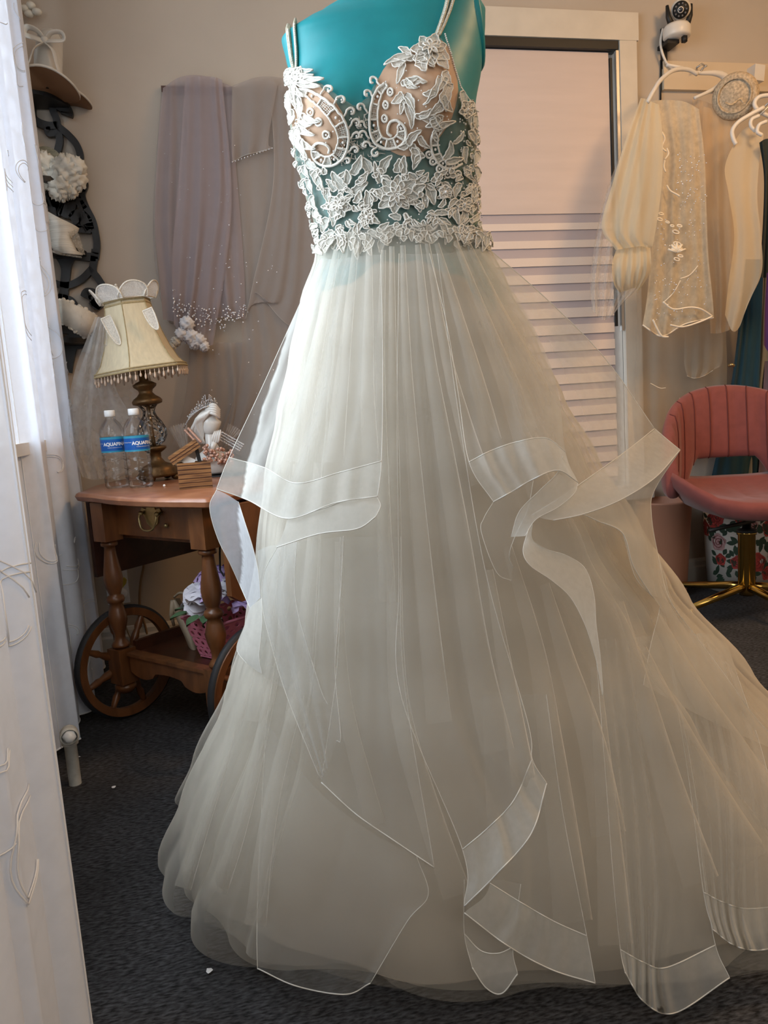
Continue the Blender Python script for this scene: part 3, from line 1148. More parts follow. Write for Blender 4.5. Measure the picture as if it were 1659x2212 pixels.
LEAVES_A = [  # crop coordinates: base x, y, tip x, y, width
    (590, 1200, 640, 1060, 62), (705, 1190, 640, 1075, 62), (545, 1270, 545, 1160, 45), (545, 1300, 455, 1170, 66), (620, 1270, 690, 1180, 50), (770, 1260, 730, 1110, 40),
    (780, 1190, 850, 1070, 62), (880, 1190, 900, 1090, 60), (930, 1200, 935, 1070, 50), (480, 1310, 420, 1230, 50), (590, 1330, 690, 1255, 60), (690, 1440, 680, 1310, 62), (610, 1400, 640, 1310, 46), (740, 1390, 720, 1300, 46),
    (1000, 1270, 1090, 1190, 50), (1000, 1330, 1070, 1280, 60), (1010, 1390, 1040, 1470, 50), (1090, 1270, 1130, 1420, 66), (1010, 1240, 960, 1190, 50), (1060, 1350, 1080, 1440, 40),
    # upper right cup
    (1010, 440, 860, 430, 50), (990, 420, 800, 480, 44), (980, 410, 900, 360, 40), (1010, 430, 1130, 500, 70), (1050, 440, 1080, 530, 70), (1160, 430, 1210, 510, 60), (940, 470, 900, 600, 44),
    (930, 600, 1040, 560, 40), (960, 600, 1090, 590, 50), (960, 660, 1010, 760, 54), (940, 660, 860, 720, 50), (950, 680, 990, 880, 56), (940, 700, 920, 790, 30),
    (1190, 520, 1230, 610, 50), (1160, 560, 1070, 720, 30), (1200, 560, 1150, 640, 30), (1130, 640, 1070, 660, 34), (1220, 600, 1200, 760, 60), (1190, 700, 1110, 780, 54), (1180, 800, 1040, 790, 56), (1160, 800, 1080, 860, 46),
    (960, 990, 1050, 880, 50), (980, 990, 1060, 1060, 56), (1000, 1010, 990, 1170, 60), (960, 990, 890, 1010, 40), (1060, 1060, 1000, 1130, 40),
    # left cup
    (200, 560, 400, 580, 50), (200, 540, 330, 510, 40), (190, 620, 260, 740, 54), (180, 640, 190, 760, 50), (230, 680, 250, 830, 50), (230, 840, 340, 850, 46), (220, 860, 350, 920, 44), (230, 880, 300, 1080, 56), (210, 880, 250, 960, 50),
    (190, 760, 180, 860, 50), (190, 900, 210, 1000, 40), (290, 1090, 370, 1160, 50), (330, 1160, 410, 1320, 46), (380, 1150, 350, 1250, 40), (150, 520, 210, 490, 40),
    # right flank
    (1130, 880, 1260, 830, 40), (1150, 960, 1130, 880, 30), (1190, 1100, 1230, 960, 44), (1200, 1120, 1310, 1090, 50), (1250, 980, 1310, 900, 30), (1300, 640, 1330, 760, 40), (1360, 700, 1350, 860, 40), (1350, 900, 1390, 1000, 40), (1390, 800, 1400, 900, 34),
    (1330, 1010, 1330, 1130, 34), (1400, 1040, 1380, 1140, 40), (1330, 1150, 1380, 1250, 40), (1390, 1150, 1400, 1260, 34), (1190, 1260, 1220, 1350, 44), (1290, 1270, 1260, 1370, 44), (1150, 1190, 1160, 1260, 40), (1270, 1380, 1220, 1450, 36), (1380, 1290, 1390, 1400, 40),
    (1330, 1460, 1290, 1560, 46), (1260, 1450, 1290, 1560, 40), (1360, 1540, 1420, 1480, 36), (1180, 1480, 1250, 1440, 40), (1130, 1480, 1240, 1490, 40), (1160, 1520, 1240, 1560, 34),
    # left flank
    (270, 1130, 310, 1220, 34), (300, 1230, 330, 1330, 34), (330, 1340, 360, 1440, 36), (420, 1290, 440, 1400, 46), (420, 1400, 480, 1440, 40), (350, 1430, 400, 1520, 40), (430, 1500, 400, 1600, 50), (450, 1440, 470, 1560, 50),
    # waist fringe
    (420, 1610, 380, 1740, 50), (470, 1590, 400, 1660, 44), (480, 1620, 470, 1720, 44), (540, 1600, 560, 1720, 44), (600, 1580, 560, 1660, 40), (640, 1600, 630, 1800, 54), (690, 1610, 640, 1760, 40), (700, 1590, 760, 1650, 40), (760, 1600, 830, 1540, 44),
    (800, 1640, 780, 1760, 44), (840, 1600, 800, 1690, 36), (890, 1560, 780, 1610, 40), (910, 1510, 830, 1490, 44), (920, 1590, 905, 1660, 24), (960, 1600, 1010, 1650, 30), (1020, 1620, 1080, 1690, 36), (1080, 1600, 1120, 1660, 24),
    (1180, 1540, 1230, 1610, 36), (1290, 1570, 1370, 1650, 44), (1360, 1600, 1420, 1680, 40), (1400, 1640, 1500, 1700, 46), (1330, 1580, 1440, 1600, 36), (1440, 1650, 1490, 1720, 36)]
for x0, y0, x1, y1, w in LEAVES_A:
    a, b_ = A(x0, y0), A(x1, y1)
    leaf(a[0], a[1], b_[0], b_[1], w / 3.19 * 1.0, .006 + rnd(0, .002), rnd(-.14, .14))


def braid_band(outer, wid, ncell, frac=.74):
    """scroll of two cords bridged into cells: netted and pearled in turn; wid = width along the scroll"""
    n = 96
    po = cr(outer, n)
    k = int(n * frac)
    cx, cy = sum(p[0] for p in po) / n, sum(p[1] for p in po) / n
    pn = []
    for i in range(k):
        a, b_ = po[max(i - 1, 0)], po[min(i + 1, n - 1)]
        L = math.hypot(b_[0] - a[0], b_[1] - a[1]) + 1e-9
        nx, ny = -(b_[1] - a[1]) / L, (b_[0] - a[0]) / L
        if i == 0:
            sg = 1
        m_ = po[k // 2]
        sg = 1 if ((po[k // 2 + 1][0] - po[k // 2 - 1][0]) * (cy - m_[1]) - (po[k // 2 + 1][1] - po[k // 2 - 1][1]) * (cx - m_[0])) > 0 else -1
        t = i / (k - 1)
        w = cr([(q,) for q in wid], 50)[int(t * 49)][0]
        pn.append((po[i][0] + nx * sg * w, po[i][1] + ny * sg * w))
    o = MB().tube([TS(x, y, .008) for x, y in po], .0023, 6).build('lace_scroll', M_lace, bod)
    MB().tube([TS(x, y, .008) for x, y in pn], .0017, 6).build('inner_cord', M_lace, o)
    mb = MB()

    def at(t, w, off=.0065):
        i = min(k - 1, max(0, int(round(t * (k - 1)))))
        q, r = po[i], pn[i]
        return TS(q[0] + (r[0] - q[0]) * w, q[1] + (r[1] - q[1]) * w, off)
    for c in range(ncell + 1):
        t = c / ncell
        mb.tube([at(t, s / 4, .0078) for s in range(5)], .0018, 5)
        if c < ncell:
            if c % 2:
                i = min(k - 1, int((t + .5 / ncell) * (k - 1)))
                PEARL.append(((po[i][0] + pn[i][0]) / 2, (po[i][1] + pn[i][1]) / 2, .0024, .0075))
            else:
                for s in range(1, 6):
                    mb.tube([at(t + s / 6 / ncell, w / 3) for w in range(4)], .0005, 4)
                for w in (.2, .4, .6, .8):
                    mb.tube([at(t + s / 6 / ncell, w) for s in range(7)], .0005, 4)
    mb.build('net_filling', M_lace, o, kind='stuff')


braid_band([B_(*p) for p in ((190, 425), (330, 445), (490, 530), (640, 645), (760, 795), (832, 960), (834, 1120), (790, 1290), (700, 1390), (590, 1425), (480, 1395), (400, 1310), (385, 1200), (440, 1115), (530, 1110), (600, 1170), (590, 1240))], (8, 15, 20, 22, 21, 22, 22, 19, 12), 11)
braid_band([A(*p) for p in ((810, 590), (745, 640), (702, 730), (688, 840), (702, 930), (745, 995), (825, 1024), (905, 1002), (948, 940), (940, 870), (890, 832), (838, 850), (822, 910), (850, 938))], (10, 16, 18, 20, 20, 21, 21, 18, 12), 10)
braid_band([A(*p) for p in ((930, 1480), (950, 1530), (1000, 1580), (1060, 1602), (1120, 1595), (1155, 1550), (1150, 1500), (1100, 1470))], (6, 11, 14, 14, 12, 8), 7, .85)
braid_band([A(*p) for p in ((1190, 830), (1130, 900), (1110, 980), (1130, 1080), (1180, 1150), (1250, 1165), (1310, 1130))], (8, 12, 14, 14, 12, 8), 8, .95)


def ring(cx, cy, rx, ry):
    P = [TS(cx + rx * math.cos(t * math.pi / 8), cy + ry * math.sin(t * math.pi / 8), .0075) for t in range(16)]
    MB().tube(P, .0019, 6, closed=True).build('lace_ring', M_lace, bod)
    PEARL.append((cx, cy, .0021, .007))


for x, y in ((848, 648), (812, 733), (802, 822), (316, 780), (365, 838), (410, 918), (1098, 1060), (1122, 1112), (1218, 1205), (1285, 1205), (1165, 1165), (1250, 1360), (1275, 1460)):
    ring(*A(x, y), 6.2, 7.4)


def curl(cx, cy, r, a0, sgn, tail):
    """small lace hook: a spiral with a tail"""
    P = []
    for t in range(15):
        s = t / 14
        a = a0 + sgn * s * 5.2
        q = r * (1 - .72 * s)
        P.append((cx + q * math.cos(a), cy + q * math.sin(a)))
    P.insert(0, (cx + r * math.cos(a0) + tail[0], cy + r * math.sin(a0) + tail[1]))
    mb = MB().tube([TS(x, y, .0075) for x, y in cr(P, 30)], [.0024 - .0008 * abs(2 * k / 29 - 1) for k in range(30)], 6)
    mb.build('lace_curl', M_lace, bod)
    PEARL.append((cx, cy, .0018, .008))


for x, y, r, a0, sg, t in ((590, 450, 60, 3.1, 1, (-6, 10)), (740, 580, 62, 3.1, 1, (-6, 10)), (860, 720, 62, 3.1, 1, (-6, 10)), (980, 670, 62, .1, -1, (8, 10)), (1080, 500, 62, .1, -1, (8, 10)), (1170, 330, 64, .1, -1, (8, 8)),
                          (930, 860, 66, 3.0, 1, (-8, 10)), (1010, 1010, 64, .1, -1, (8, 8)), (940, 1020, 60, 3.1, 1, (-8, 8)), (930, 1210, 62, 3.2, 1, (-9, 6)), (1070, 1150, 60, .1, -1, (10, 4)), (830, 1360, 60, 3.2, 1, (-9, -2)), (1210, 1260, 64, 4.2, -1, (8, -4)), (990, 880, 50, .2, -1, (6, 6))):
    c = B_(x, y)
    curl(c[0], c[1], r / 6.32, a0, sg, t)
# beading along the edges and flanks
for i in range(60):
    t = i / 59
    x = 958 + (1026 - 958) * t
    PEARL.append((x, neck_y(x) + 2, .0015, .006))
for i in range(46):
    t = i / 45
    PEARL.append((637 + 20 * t + 60 * t * t * .9, 170 + 370 * t, .0017, .005))
for i in range(150):
    t = rnd(0, 1)
    PEARL.append((rnd(985, 1030), 250 + 290 * t, rnd(.0011, .0019), .007))
for i in range(110):
    PEARL.append((rnd(690, 1045), rnd(380, 535), rnd(.0009, .0015), .010))
for i in range(50):
    PEARL.append((rnd(640, 760), rnd(160, 350), rnd(.0009, .0014), .009))
    PEARL.append((rnd(830, 985), rnd(110, 330), rnd(.0009, .0014), .009))
mb = MB()
for x, y, r, off in PEARL:
    if y > neck_y(x) - 1 or x > 1030:
        mb.ball(TS(x, y, off), r, 7, 5)
mb.build('pearl_beading', M_pearl, bod, kind='stuff', label='tiny glossy pearls sewn over the lace')
# scattered small lace sprigs on the flanks and the waist seam
for i in range(46):
    t = rnd(0, 1)
    x, y = rnd(998, 1034), 262 + 270 * t
    a = rnd(1.0, 2.2)
    L_ = rnd(10, 18)
    leaf(x, y, x + L_ * math.cos(a), y + L_ * math.sin(a), rnd(5, 9), .006)
for i in range(34):
    t = rnd(0, 1)
    x, y = 648 + 52 * t * t + rnd(-2, 16), 300 + 240 * t
    a = rnd(1.0, 2.2)
    L_ = rnd(10, 18)
    leaf(x, y, x + L_ * math.cos(a), y + L_ * math.sin(a), rnd(5, 9), .006)
for i in range(44):
    x = rnd(690, 1040)
    y = 478 + rnd(-8, 40) + 18 * abs((x - 830) / 200) ** 2
    a = rnd(.3, 2.8)
    L_ = rnd(12, 22)
    leaf(x, y, x + L_ * math.cos(a), y + L_ * math.sin(a), rnd(6, 11), .008)


R_ = random.Random(77)
for i in range(64):
    x, y = R_.uniform(690, 1015), R_.uniform(372, 470)
    if 745 < x < 800 and y < 385:
        continue
    a = R_.uniform(0, 6.28)
    L_ = R_.uniform(12, 22)
    leaf(x, y, x + L_ * math.cos(a), y + L_ * math.sin(a), R_.uniform(7, 12), .006 + R_.uniform(0, .002))
for x0, y0, x1, y1 in ((640, 170, 700, 196), (638, 180, 668, 214), (642, 166, 686, 172), (650, 172, 660, 150), (648, 182, 652, 236), (636, 200, 642, 250), (660, 300, 690, 316), (664, 250, 700, 262), (900, 250, 930, 232), (880, 180, 905, 196), (850, 150, 882, 140), (950, 210, 968, 240), (930, 250, 950, 276), (905, 290, 925, 316)):
    leaf(x0, y0, x1, y1, 13, .0075, .12)
for i in range(46):
    x = 694 + 350 * i / 45 + R_.uniform(-4, 4)
    y = 512 + R_.uniform(-6, 14) - (8 if 830 < x < 1000 else 0)
    a = R_.uniform(.9, 2.2)
    L_ = R_.uniform(18, 38) * (.7 if 850 < x < 1000 else 1)
    leaf(x, y, x + L_ * math.cos(a), y + L_ * math.sin(a), R_.uniform(9, 14), .012 + R_.uniform(0, .003), R_.uniform(-.2, .2))
# tiny scallop stitching round the curls
mb = MB()
for i in range(70):
    x, y = R_.uniform(735, 830), R_.uniform(250, 350)
    mb.tube([TS(x + 7 * math.cos(a_), y + 7 * math.sin(a_), .0055) for a_ in [R_.uniform(0, 3) + q * .5 for q in range(5)]], .0006, 4)
mb.build('stitch_lines', M_lace, bod, kind='stuff')


# straps: two beaded strands each
def strap(paths):
    st = None
    for pth in paths:
        P = [TS(x, y, .003) if isinstance(x, (int, float)) else x for x, y in cr(pth, 18)]
        # go on over the shoulder and down the back
        e = P[-1]
        P += [e + Vector((0, 0, .02)) + EF * .03, e + Vector((0, 0, .01)) + EF * .08, e + Vector((0, 0, -.05)) + EF * .13]
        o = MB().tube(P, .0042, 8, flat=.6).build('strap' if st is None else 'strand', M_strap, gown if st is None else st)
        st = st or o
        mb = MB()
        for q in cr([(p.x, p.y, p.z) for p in P[:18]], 26):
            v = Vector(q)
            mb.ball(v + (CO - v).normalized() * .0036, .0013, 6, 4)
        mb.build('strap_beads', M_pearl, st if o is st else st, kind='stuff')


strap([[(640, 158), (632, 120), (628, 90), (625, 64)], [(643, 158), (643, 120), (641, 90), (638, 56)]])
strap([[(941, 80), (950, 54), (960, 24), (968, -8)], [(946, 80), (958, 54), (970, 24), (980, -8)]])
# ================================================================== sheer curtains
M_cur = sheer('white voile curtain', (0.82, 0.86, 0.95), 0.97, 0.995, 1.5, 0.13, var=.04, scale=30)
M_emb = mat('white embroidery thread', (0.90, 0.90, 0.91), 0.45)


def curtain(label, pts_top, pts_bot, z0, z1, nfold, amp, seed, nu=180, nv=50):
    """cloth hung from a rod along the left wall; pts = ((Y, X), ...) at the rod and at the hem"""
    R = random.Random(seed)
    th = thing('sheer_curtain', label, 'curtain', (pts_bot[0][1], pts_bot[0][0], 0), group=None)
    ph = [(nfold * q, R.uniform(0, 6.28), k) for q, k in ((1, 1), (.57, .8), (1.9, .35))]

    def f(u, v):
        a = [p + (q - p) * v for p, q in zip(cr_t(u, pts_top), cr_t(u, pts_bot))]
        x = a[1] + amp * (.6 + .4 * v) * sum(k * math.sin(6.28 * n * u + p + .5 * v) for n, p, k in ph) / 1.6
        y = a[0] + amp * .5 * math.sin(6.28 * nfold * u * 1.3 + seed)
        return Vector((x, y, z1 + (z0 - z1) * v))
    pts = [f(i / (nu - 1), j / (nv - 1)) for j in range(nv) for i in range(nu)]
    MB().grid(pts, nu, nv).build('cloth', M_cur, th)
    # stitched hems
    hb = MB()
    for u in (0, 1):
        hb.tube([f(u, j / 39) for j in range(40)], .0022, 6)
        hb.tube([f(u + (.03 if u == 0 else -.03), j / 39) + Vector((.002, 0, 0)) for j in range(40)], .0011, 5)
    hb.tube([f(i / 119, 1) for i in range(120)], .0022, 6)
    hb.build('hem', M_emb, th)
    # embroidered swirls
    eb = MB()
    for k in range(int(34 * abs(pts_top[-1][0] - pts_top[0][0]) / .8) + 14):
        u0, v0 = R.uniform(.04, .96), R.uniform(.05, .97)
        s = R.uniform(.035, .085)
        rot, sg = R.uniform(0, 6.28), R.choice((-1, 1))
        Ly = abs(pts_bot[-1][0] - pts_bot[0][0])
        for ring_ in range(R.choice((1, 2, 2, 3))):
            P = []
            for t in range(22):
                w = t / 21
                a = rot + sg * w * 4.4
                q = s * (1 - ring_ * .16) * (1 - .68 * w)
                uu, vv = u0 + q * math.cos(a) / Ly, v0 + q * math.sin(a) / (z1 - z0)
                if 0 < uu < 1 and 0 < vv < 1:
                    P.append(f(uu, vv) + Vector((.0022, -.0012, 0)))
            if len(P) > 16:
                eb.tube(P, .0011, 4)
    eb.build('embroidery', M_emb, th, kind='stuff')
    return th


def cr_t(u, pts):
    x = u * (len(pts) - 1)
    k = min(int(x), len(pts) - 2)
    t = x - k
    return tuple(a + (b - a) * t for a, b in zip(pts[k], pts[k + 1]))


curtain('long white sheer curtain hanging in the far corner behind the tea cart', ((1.97, -.45), (2.35, -.44), (2.66, -.45)), ((2.02, -.455), (2.38, -.44), (2.76, -.46)), .03, 2.40, 6, .026, 5)
curtain('white embroidered sheer curtain nearest the viewer at the left edge', ((.22, -.27), (.6, -.25), (1.0, -.25)), ((.22, -.27), (.6, -.25), (1.0, -.25)), .02, 2.40, 6, .022, 8)
rd = thing('curtain_rod', 'white curtain rod carrying both sheer curtains above the window', 'curtain rod', (-.40, 1.4, 2.42))
MB().tube([(-.26, .1, 2.42), (-.26, 1.2, 2.42), (-.44, 1.9, 2.42), (-.44, 2.80, 2.42)], .012, 10).build('rod', M_white, rd)
MB().box((-.39, .3, 2.42), (.27, .02, .02)).box((-.48, 2.6, 2.42), (.09, .02, .02)).build('bracket', M_white, rd, smooth=False)
# ================================================================== tea cart
def wood(name, c1, c2, scale=(3, 26, 3), rough=.35):
    if name in MATS:
        return MATS[name]
    m, nt, out = _nt(name)
    N, L = nt.nodes.new, nt.links.new
    b = N('ShaderNodeBsdfPrincipled')
    b.inputs['Roughness'].default_value = rough
    b.inputs['Coat Weight'].default_value = .25
    b.inputs['Coat Roughness'].default_value = .2
    tc = N('ShaderNodeTexCoord')
    mp = N('ShaderNodeMapping')
    mp.inputs['Scale'].default_value = scale
    L(tc.outputs['Object'], mp.inputs[0])
    n1 = N('ShaderNodeTexNoise')
    n1.inputs['Scale'].default_value = 3
    n1.inputs['Detail'].default_value = 6
    n1.inputs['Distortion'].default_value = .6
    L(mp.outputs[0], n1.inputs[0])
    r = N('ShaderNodeValToRGB')
    r.color_ramp.elements[0].position, r.color_ramp.elements[1].position = .35, .66
    r.color_ramp.elements[0].color, r.color_ramp.elements[1].color = c1 + (1,), c2 + (1,)
    L(n1.outputs['Fac'], r.inputs[0])
    L(r.outputs[0], b.inputs['Base Color'])
    L(b.outputs[0], out.inputs[0])
    MATS[name] = m
    return m


M_oak = wood('cherry top wood', (.27, .10, .048), (.38, .16, .08), (5, 5, 5), .3)
M_wd = wood('stained maple', (.11, .038, .012), (.20, .074, .024), (9, 9, 3))
M_wdd = wood('dark stained maple', (.035, .011, .005), (.065, .020, .009), (6, 6, 6))
M_brass = mat('antique brass', (.42, .33, .16), .3, .9, var=.2, scale=60)
M_rub = mat('black rubber', (.02, .02, .023), .6)
T0 = Vector((-.39, 2.31, 0))
RZ = math.atan2(-.751, .66)
E1, E2 = Vector((.66, -.751, 0)), Vector((.751, .66, 0))
cart = thing('tea_cart', 'antique drop leaf wooden tea cart with spoked wheels beside the sheer curtain', 'tea cart', T0, RZ)


def tw(x, y, z):
    return T0 + E1 * x + E2 * y + Vector((0, 0, z))


def cb(x0, y0, z0, x1, y1, z1):
    """world-space box aligned with the cart"""
    q = Matrix.Rotation(RZ, 3, 'Z')
    return (tw((x0 + x1) / 2, (y0 + y1) / 2, (z0 + z1) / 2), (x1 - x0, y1 - y0, z1 - z0), q)


ZT = .67
top = [(0, .0), (.03, -.03), (.12, -.038), (.22, -.062), (.34, -.075), (.46, -.070), (.55, -.058), (.60, -.05), (.60, -.02), (.575, .02), (.57, .30), (.57, .56), (.30, .60), (-.10, .60), (-.26, .56), (-.26, .40), (-.17, .20), (-.09, .09)]
tp2 = cr(top, 90, True)
mb = MB()
cx, cyy = .2, .25
lv = [(-.018, ZT - .026), (-.006, ZT - .022), (-.002, ZT - .014), (0.0, ZT - .010), (-.004, ZT - .003), (-.010, ZT)]
pts = []
for off, z in lv:
    for x, y in tp2:
        d = math.hypot(x - cx, y - cyy)
        pts.append(tw(x + (x - cx) / d * off, y + (y - cyy) / d * off, z))
mb.grid(pts, 90, len(lv), cu=True)
mb.f.append(tuple(5 * 90 + k for k in range(90)))
mb.f.append(tuple(reversed(range(90))))
mb.mi += [0, 0]
mb.build('table_top', M_oak, cart, auto=40)
# apron, drawer, leaves
b = MB()
b.box(*cb(.075, .05, .535, .51, .50, ZT - .03))
b.build('apron', M_wd, cart, smooth=False)
dr = MB().box(*cb(.105, .028, .548, .465, .05, ZT - .028)).build('drawer', M_wd, cart, smooth=False)
bp = MB()
bpl = [(-.030, .0), (-.046, .010), (-.038, .022), (-.020, .018), (-.012, .030), (0, .040), (.012, .030), (.020, .018), (.038, .022), (.046, .010), (.030, .0), (.022, -.020), (.0, -.034), (-.022, -.020)]
Mx = Matrix.Translation(tw(.285, .028, .605)) @ Matrix.Rotation(RZ, 4, 'Z') @ Matrix.Rotation(math.pi / 2, 4, 'X')
bp.prism(bpl, .003, Mx)
bp.build('back_plate', M_brass, dr, smooth=False)
b = MB()
b.tube([Mx @ Vector(p) for p in cr([(-.034, .008, .012), (-.036, -.006, .016), (-.024, -.03, .02), (0, -.036, .022), (.024, -.03, .02), (.036, -.006, .016), (.034, .008, .012)], 24)], .003, 8)
for s in (-1, 1):
    b.ball(Mx @ Vector((s * .034, .008, .010)), .0065, 10, 6)
b.build('bail_handle', M_brass, dr)
MB().ball(Mx @ Vector((.062, -.022, .006)), .006, 10, 6).build('knob', M_brass, dr)
mb = MB()
mb.prism([(0, 0), (.50, 0), (.50, -.215), (0, -.225)], .016, Matrix.Translation(tw(.012, .02, ZT - .028)) @ Matrix(((E2.x, 0, -E1.x, 0), (E2.y, 0, -E1.y, 0), (0, 1, 0, 0), (0, 0, 0, 1))))
mb.build('drop_leaf', M_wdd, cart, smooth=False)
mb = MB()
mb.prism([(0, 0), (.50, 0), (.50, -.24), (.03, -.24), (0, -.22)], .018, Matrix.Translation(tw(.60, .0, ZT - .028)) @ Matrix(((E2.x, 0, -E1.x, 0), (E2.y, 0, -E1.y, 0), (0, 1, 0, 0), (0, 0, 0, 1))))
mb.build('drop_leaf', M_wd, cart, smooth=False)
LEG = [(.0, .54), (.022, .535), (.027, .525), (.026, .515), (.017, .51), (.018, .49), (.021, .46), (.027, .41), (.0305, .37), (.027, .335), (.02, .31), (.018, .30), (.026, .292), (.029, .28), (.026, .268), (.019, .26), (.024, .24), (.029, .21), (.030, .19), (.026, .165), (.019, .135), (.017, .115), (.018, .10), (.024, .09), (.029, .08), (.027, .07), (0, .07)]


def leg(x, y, z0, z1, block):
    """turned leg between the shelf and the apron with square blocks at both ends"""
    pr = [(r * .88, z0 + (z - .07) / .47 * (z1 - z0)) for r, z in reversed(LEG)]
    l = MB().lathe(pr, 20, tw(x, y, 0)).build('leg', M_wd, cart)
    mb = MB().box(*cb(x - .028, y - .028, block, x + .028, y + .028, z0 - .004))
    mb.build('lower_block', M_wd, l, smooth=False)
    MB().box(*cb(x - .028, y - .028, z1 - .002, x + .028, y + .028, ZT - .028)).build('upper_block', M_wd, l, smooth=False)
    MB().lathe([(0, block - .03), (.018, block - .03), (.03, block - .018), (.03, block - .008), (.02, block), (0, block)], 16, tw(x, y, 0)).build('foot', M_wd, l)


leg(.10, .012, .225, .535, .12)
leg(.50, .022, .225, .535, .12)
leg(.125, .46, .225, .535, .12)
leg(.50, .46, .225, .535, .12)
# lower shelf with a scalloped front rail
MB().box(*cb(.12, .04, .190, .50, .46, .205)).build('shelf', M_wdd, cart, smooth=False)
b = MB()
sc = [(0, 0), (.33, 0)] + [(.33 - .33 * t / 24, -.055 - .014 * abs(math.sin(t * math.pi / 8)) + (.028 if 7 < t < 17 else 0) * math.sin((t - 7) / 10 * math.pi)) for t in range(25)]
b.prism(sc, .018, Matrix.Translation(tw(.148, .02, .215)) @ Matrix(((E1.x, 0, -E2.x, 0), (E1.y, 0, -E2.y, 0), (0, 1, 0, 0), (0, 0, 0, 1))))
b.build('front_rail', M_wd, cart, smooth=False)
MB().box(*cb(.145, -.004, .207, .482, .03, .216)).build('rail_moulding', M_wd, cart, smooth=False)
MB().box(*cb(.118, .04, .175, .132, .46, .236)).build('side_rail', M_wdd, cart, smooth=False)
MB().box(*cb(.490, .04, .175, .504, .46, .236)).build('side_rail', M_wdd, cart, smooth=False)
MB().tube([tw(.46, .10, .53), tw(.455, .10, .50), tw(.45, .10, .455), tw(.462, .10, .44), tw(.475, .10, .455), tw(.47, .10, .52)], .0025, 6).build('wire_hook', M_blk, cart)


def cart_wheel(x, y, R):
    ax = E1
    w = MB().lathe([(R - .030, -.010), (R - .008, -.013), (R - .006, 0), (R - .008, .013), (R - .030, .010), (R - .032, 0), (R - .030, -.010)], 56, tw(x, y, R), axis=ax).build('wheel', M_wd, cart, auto=40)
    MB().lathe([(R - .009, -.010), (R, -.007), (R + .0005, 0), (R, .007), (R - .009, .010)], 56, tw(x, y, R), axis=ax).build('tire', M_rub, w)
    MB().lathe([(0, -.04), (.014, -.04), (.02, -.02), (.028, 0), (.02, .02), (.014, .04), (0, .04)], 20, tw(x, y, R), axis=ax).build('hub', M_wd, w)
    for k in range(8):
        a = 2 * math.pi * k / 8 + .3
        d = E2 * math.cos(a) + Vector((0, 0, math.sin(a)))
        L = R - .03
        pr = [(.007, .02), (.009, .03), (.007, .045), (.011, .06), (.012, .075), (.008, .095), (.011, .105), (.007, L + .004)]
        MB().lathe(pr, 10, tw(x, y, R), axis=d).build('spoke', M_wd, w)


cart_wheel(.072, .045, .166)
cart_wheel(.585, .075, .166)
MB().tube([tw(.07, .045, .166), tw(.585, .075, .166)], .012, 10).build('axle', M_wdd, cart)

# ================================================================== things on the cart
# water bottles
mw, nt, out = _nt('clear bottle plastic')
tp_ = nt.nodes.new('ShaderNodeBsdfTransparent')
tp_.inputs[0].default_value = (.99, .995, 1, 1)
gl = nt.nodes.new('ShaderNodeBsdfGlossy')
gl.inputs['Roughness'].default_value = .06
fr = nt.nodes.new('ShaderNodeFresnel')
fr.inputs[0].default_value = 1.38
mr = nt.nodes.new('ShaderNodeMapRange')
mr.inputs['To Min'].default_value = .02
mr.inputs['To Max'].default_value = .55
nt.links.new(fr.outputs[0], mr.inputs[0])
mx = nt.nodes.new('ShaderNodeMixShader')
nt.links.new(mr.outputs[0], mx.inputs[0])
nt.links.new(tp_.outputs[0], mx.inputs[1])
nt.links.new(gl.outputs[0], mx.inputs[2])
nt.links.new(mx.outputs[0], out.inputs[0])
M_pet = mw
M_cap = mat('white plastic cap', (.82, .83, .84), .4)
M_lab = mat('blue film label', (.005, .10, .42), .35)
M_labt = mat('teal label edge', (.03, .30, .48), .35)
M_ink = mat('white print', (.85, .88, .92), .5)


def text_mesh(s, size, bold=0.0):
    cu = bpy.data.curves.new('print', 'FONT')
    cu.body = s
    cu.size = size
    cu.align_x = 'CENTER'
    cu.offset = bold
    o = bpy.data.objects.new('print', cu)
    COL.objects.link(o)
    me = bpy.data.meshes.new_from_object(o)
    vs = [v.co.copy() for v in me.vertices]
    fs = [tuple(p.vertices) for p in me.polygons]
    bpy.data.objects.remove(o)
    bpy.data.meshes.remove(me)
    return vs, fs


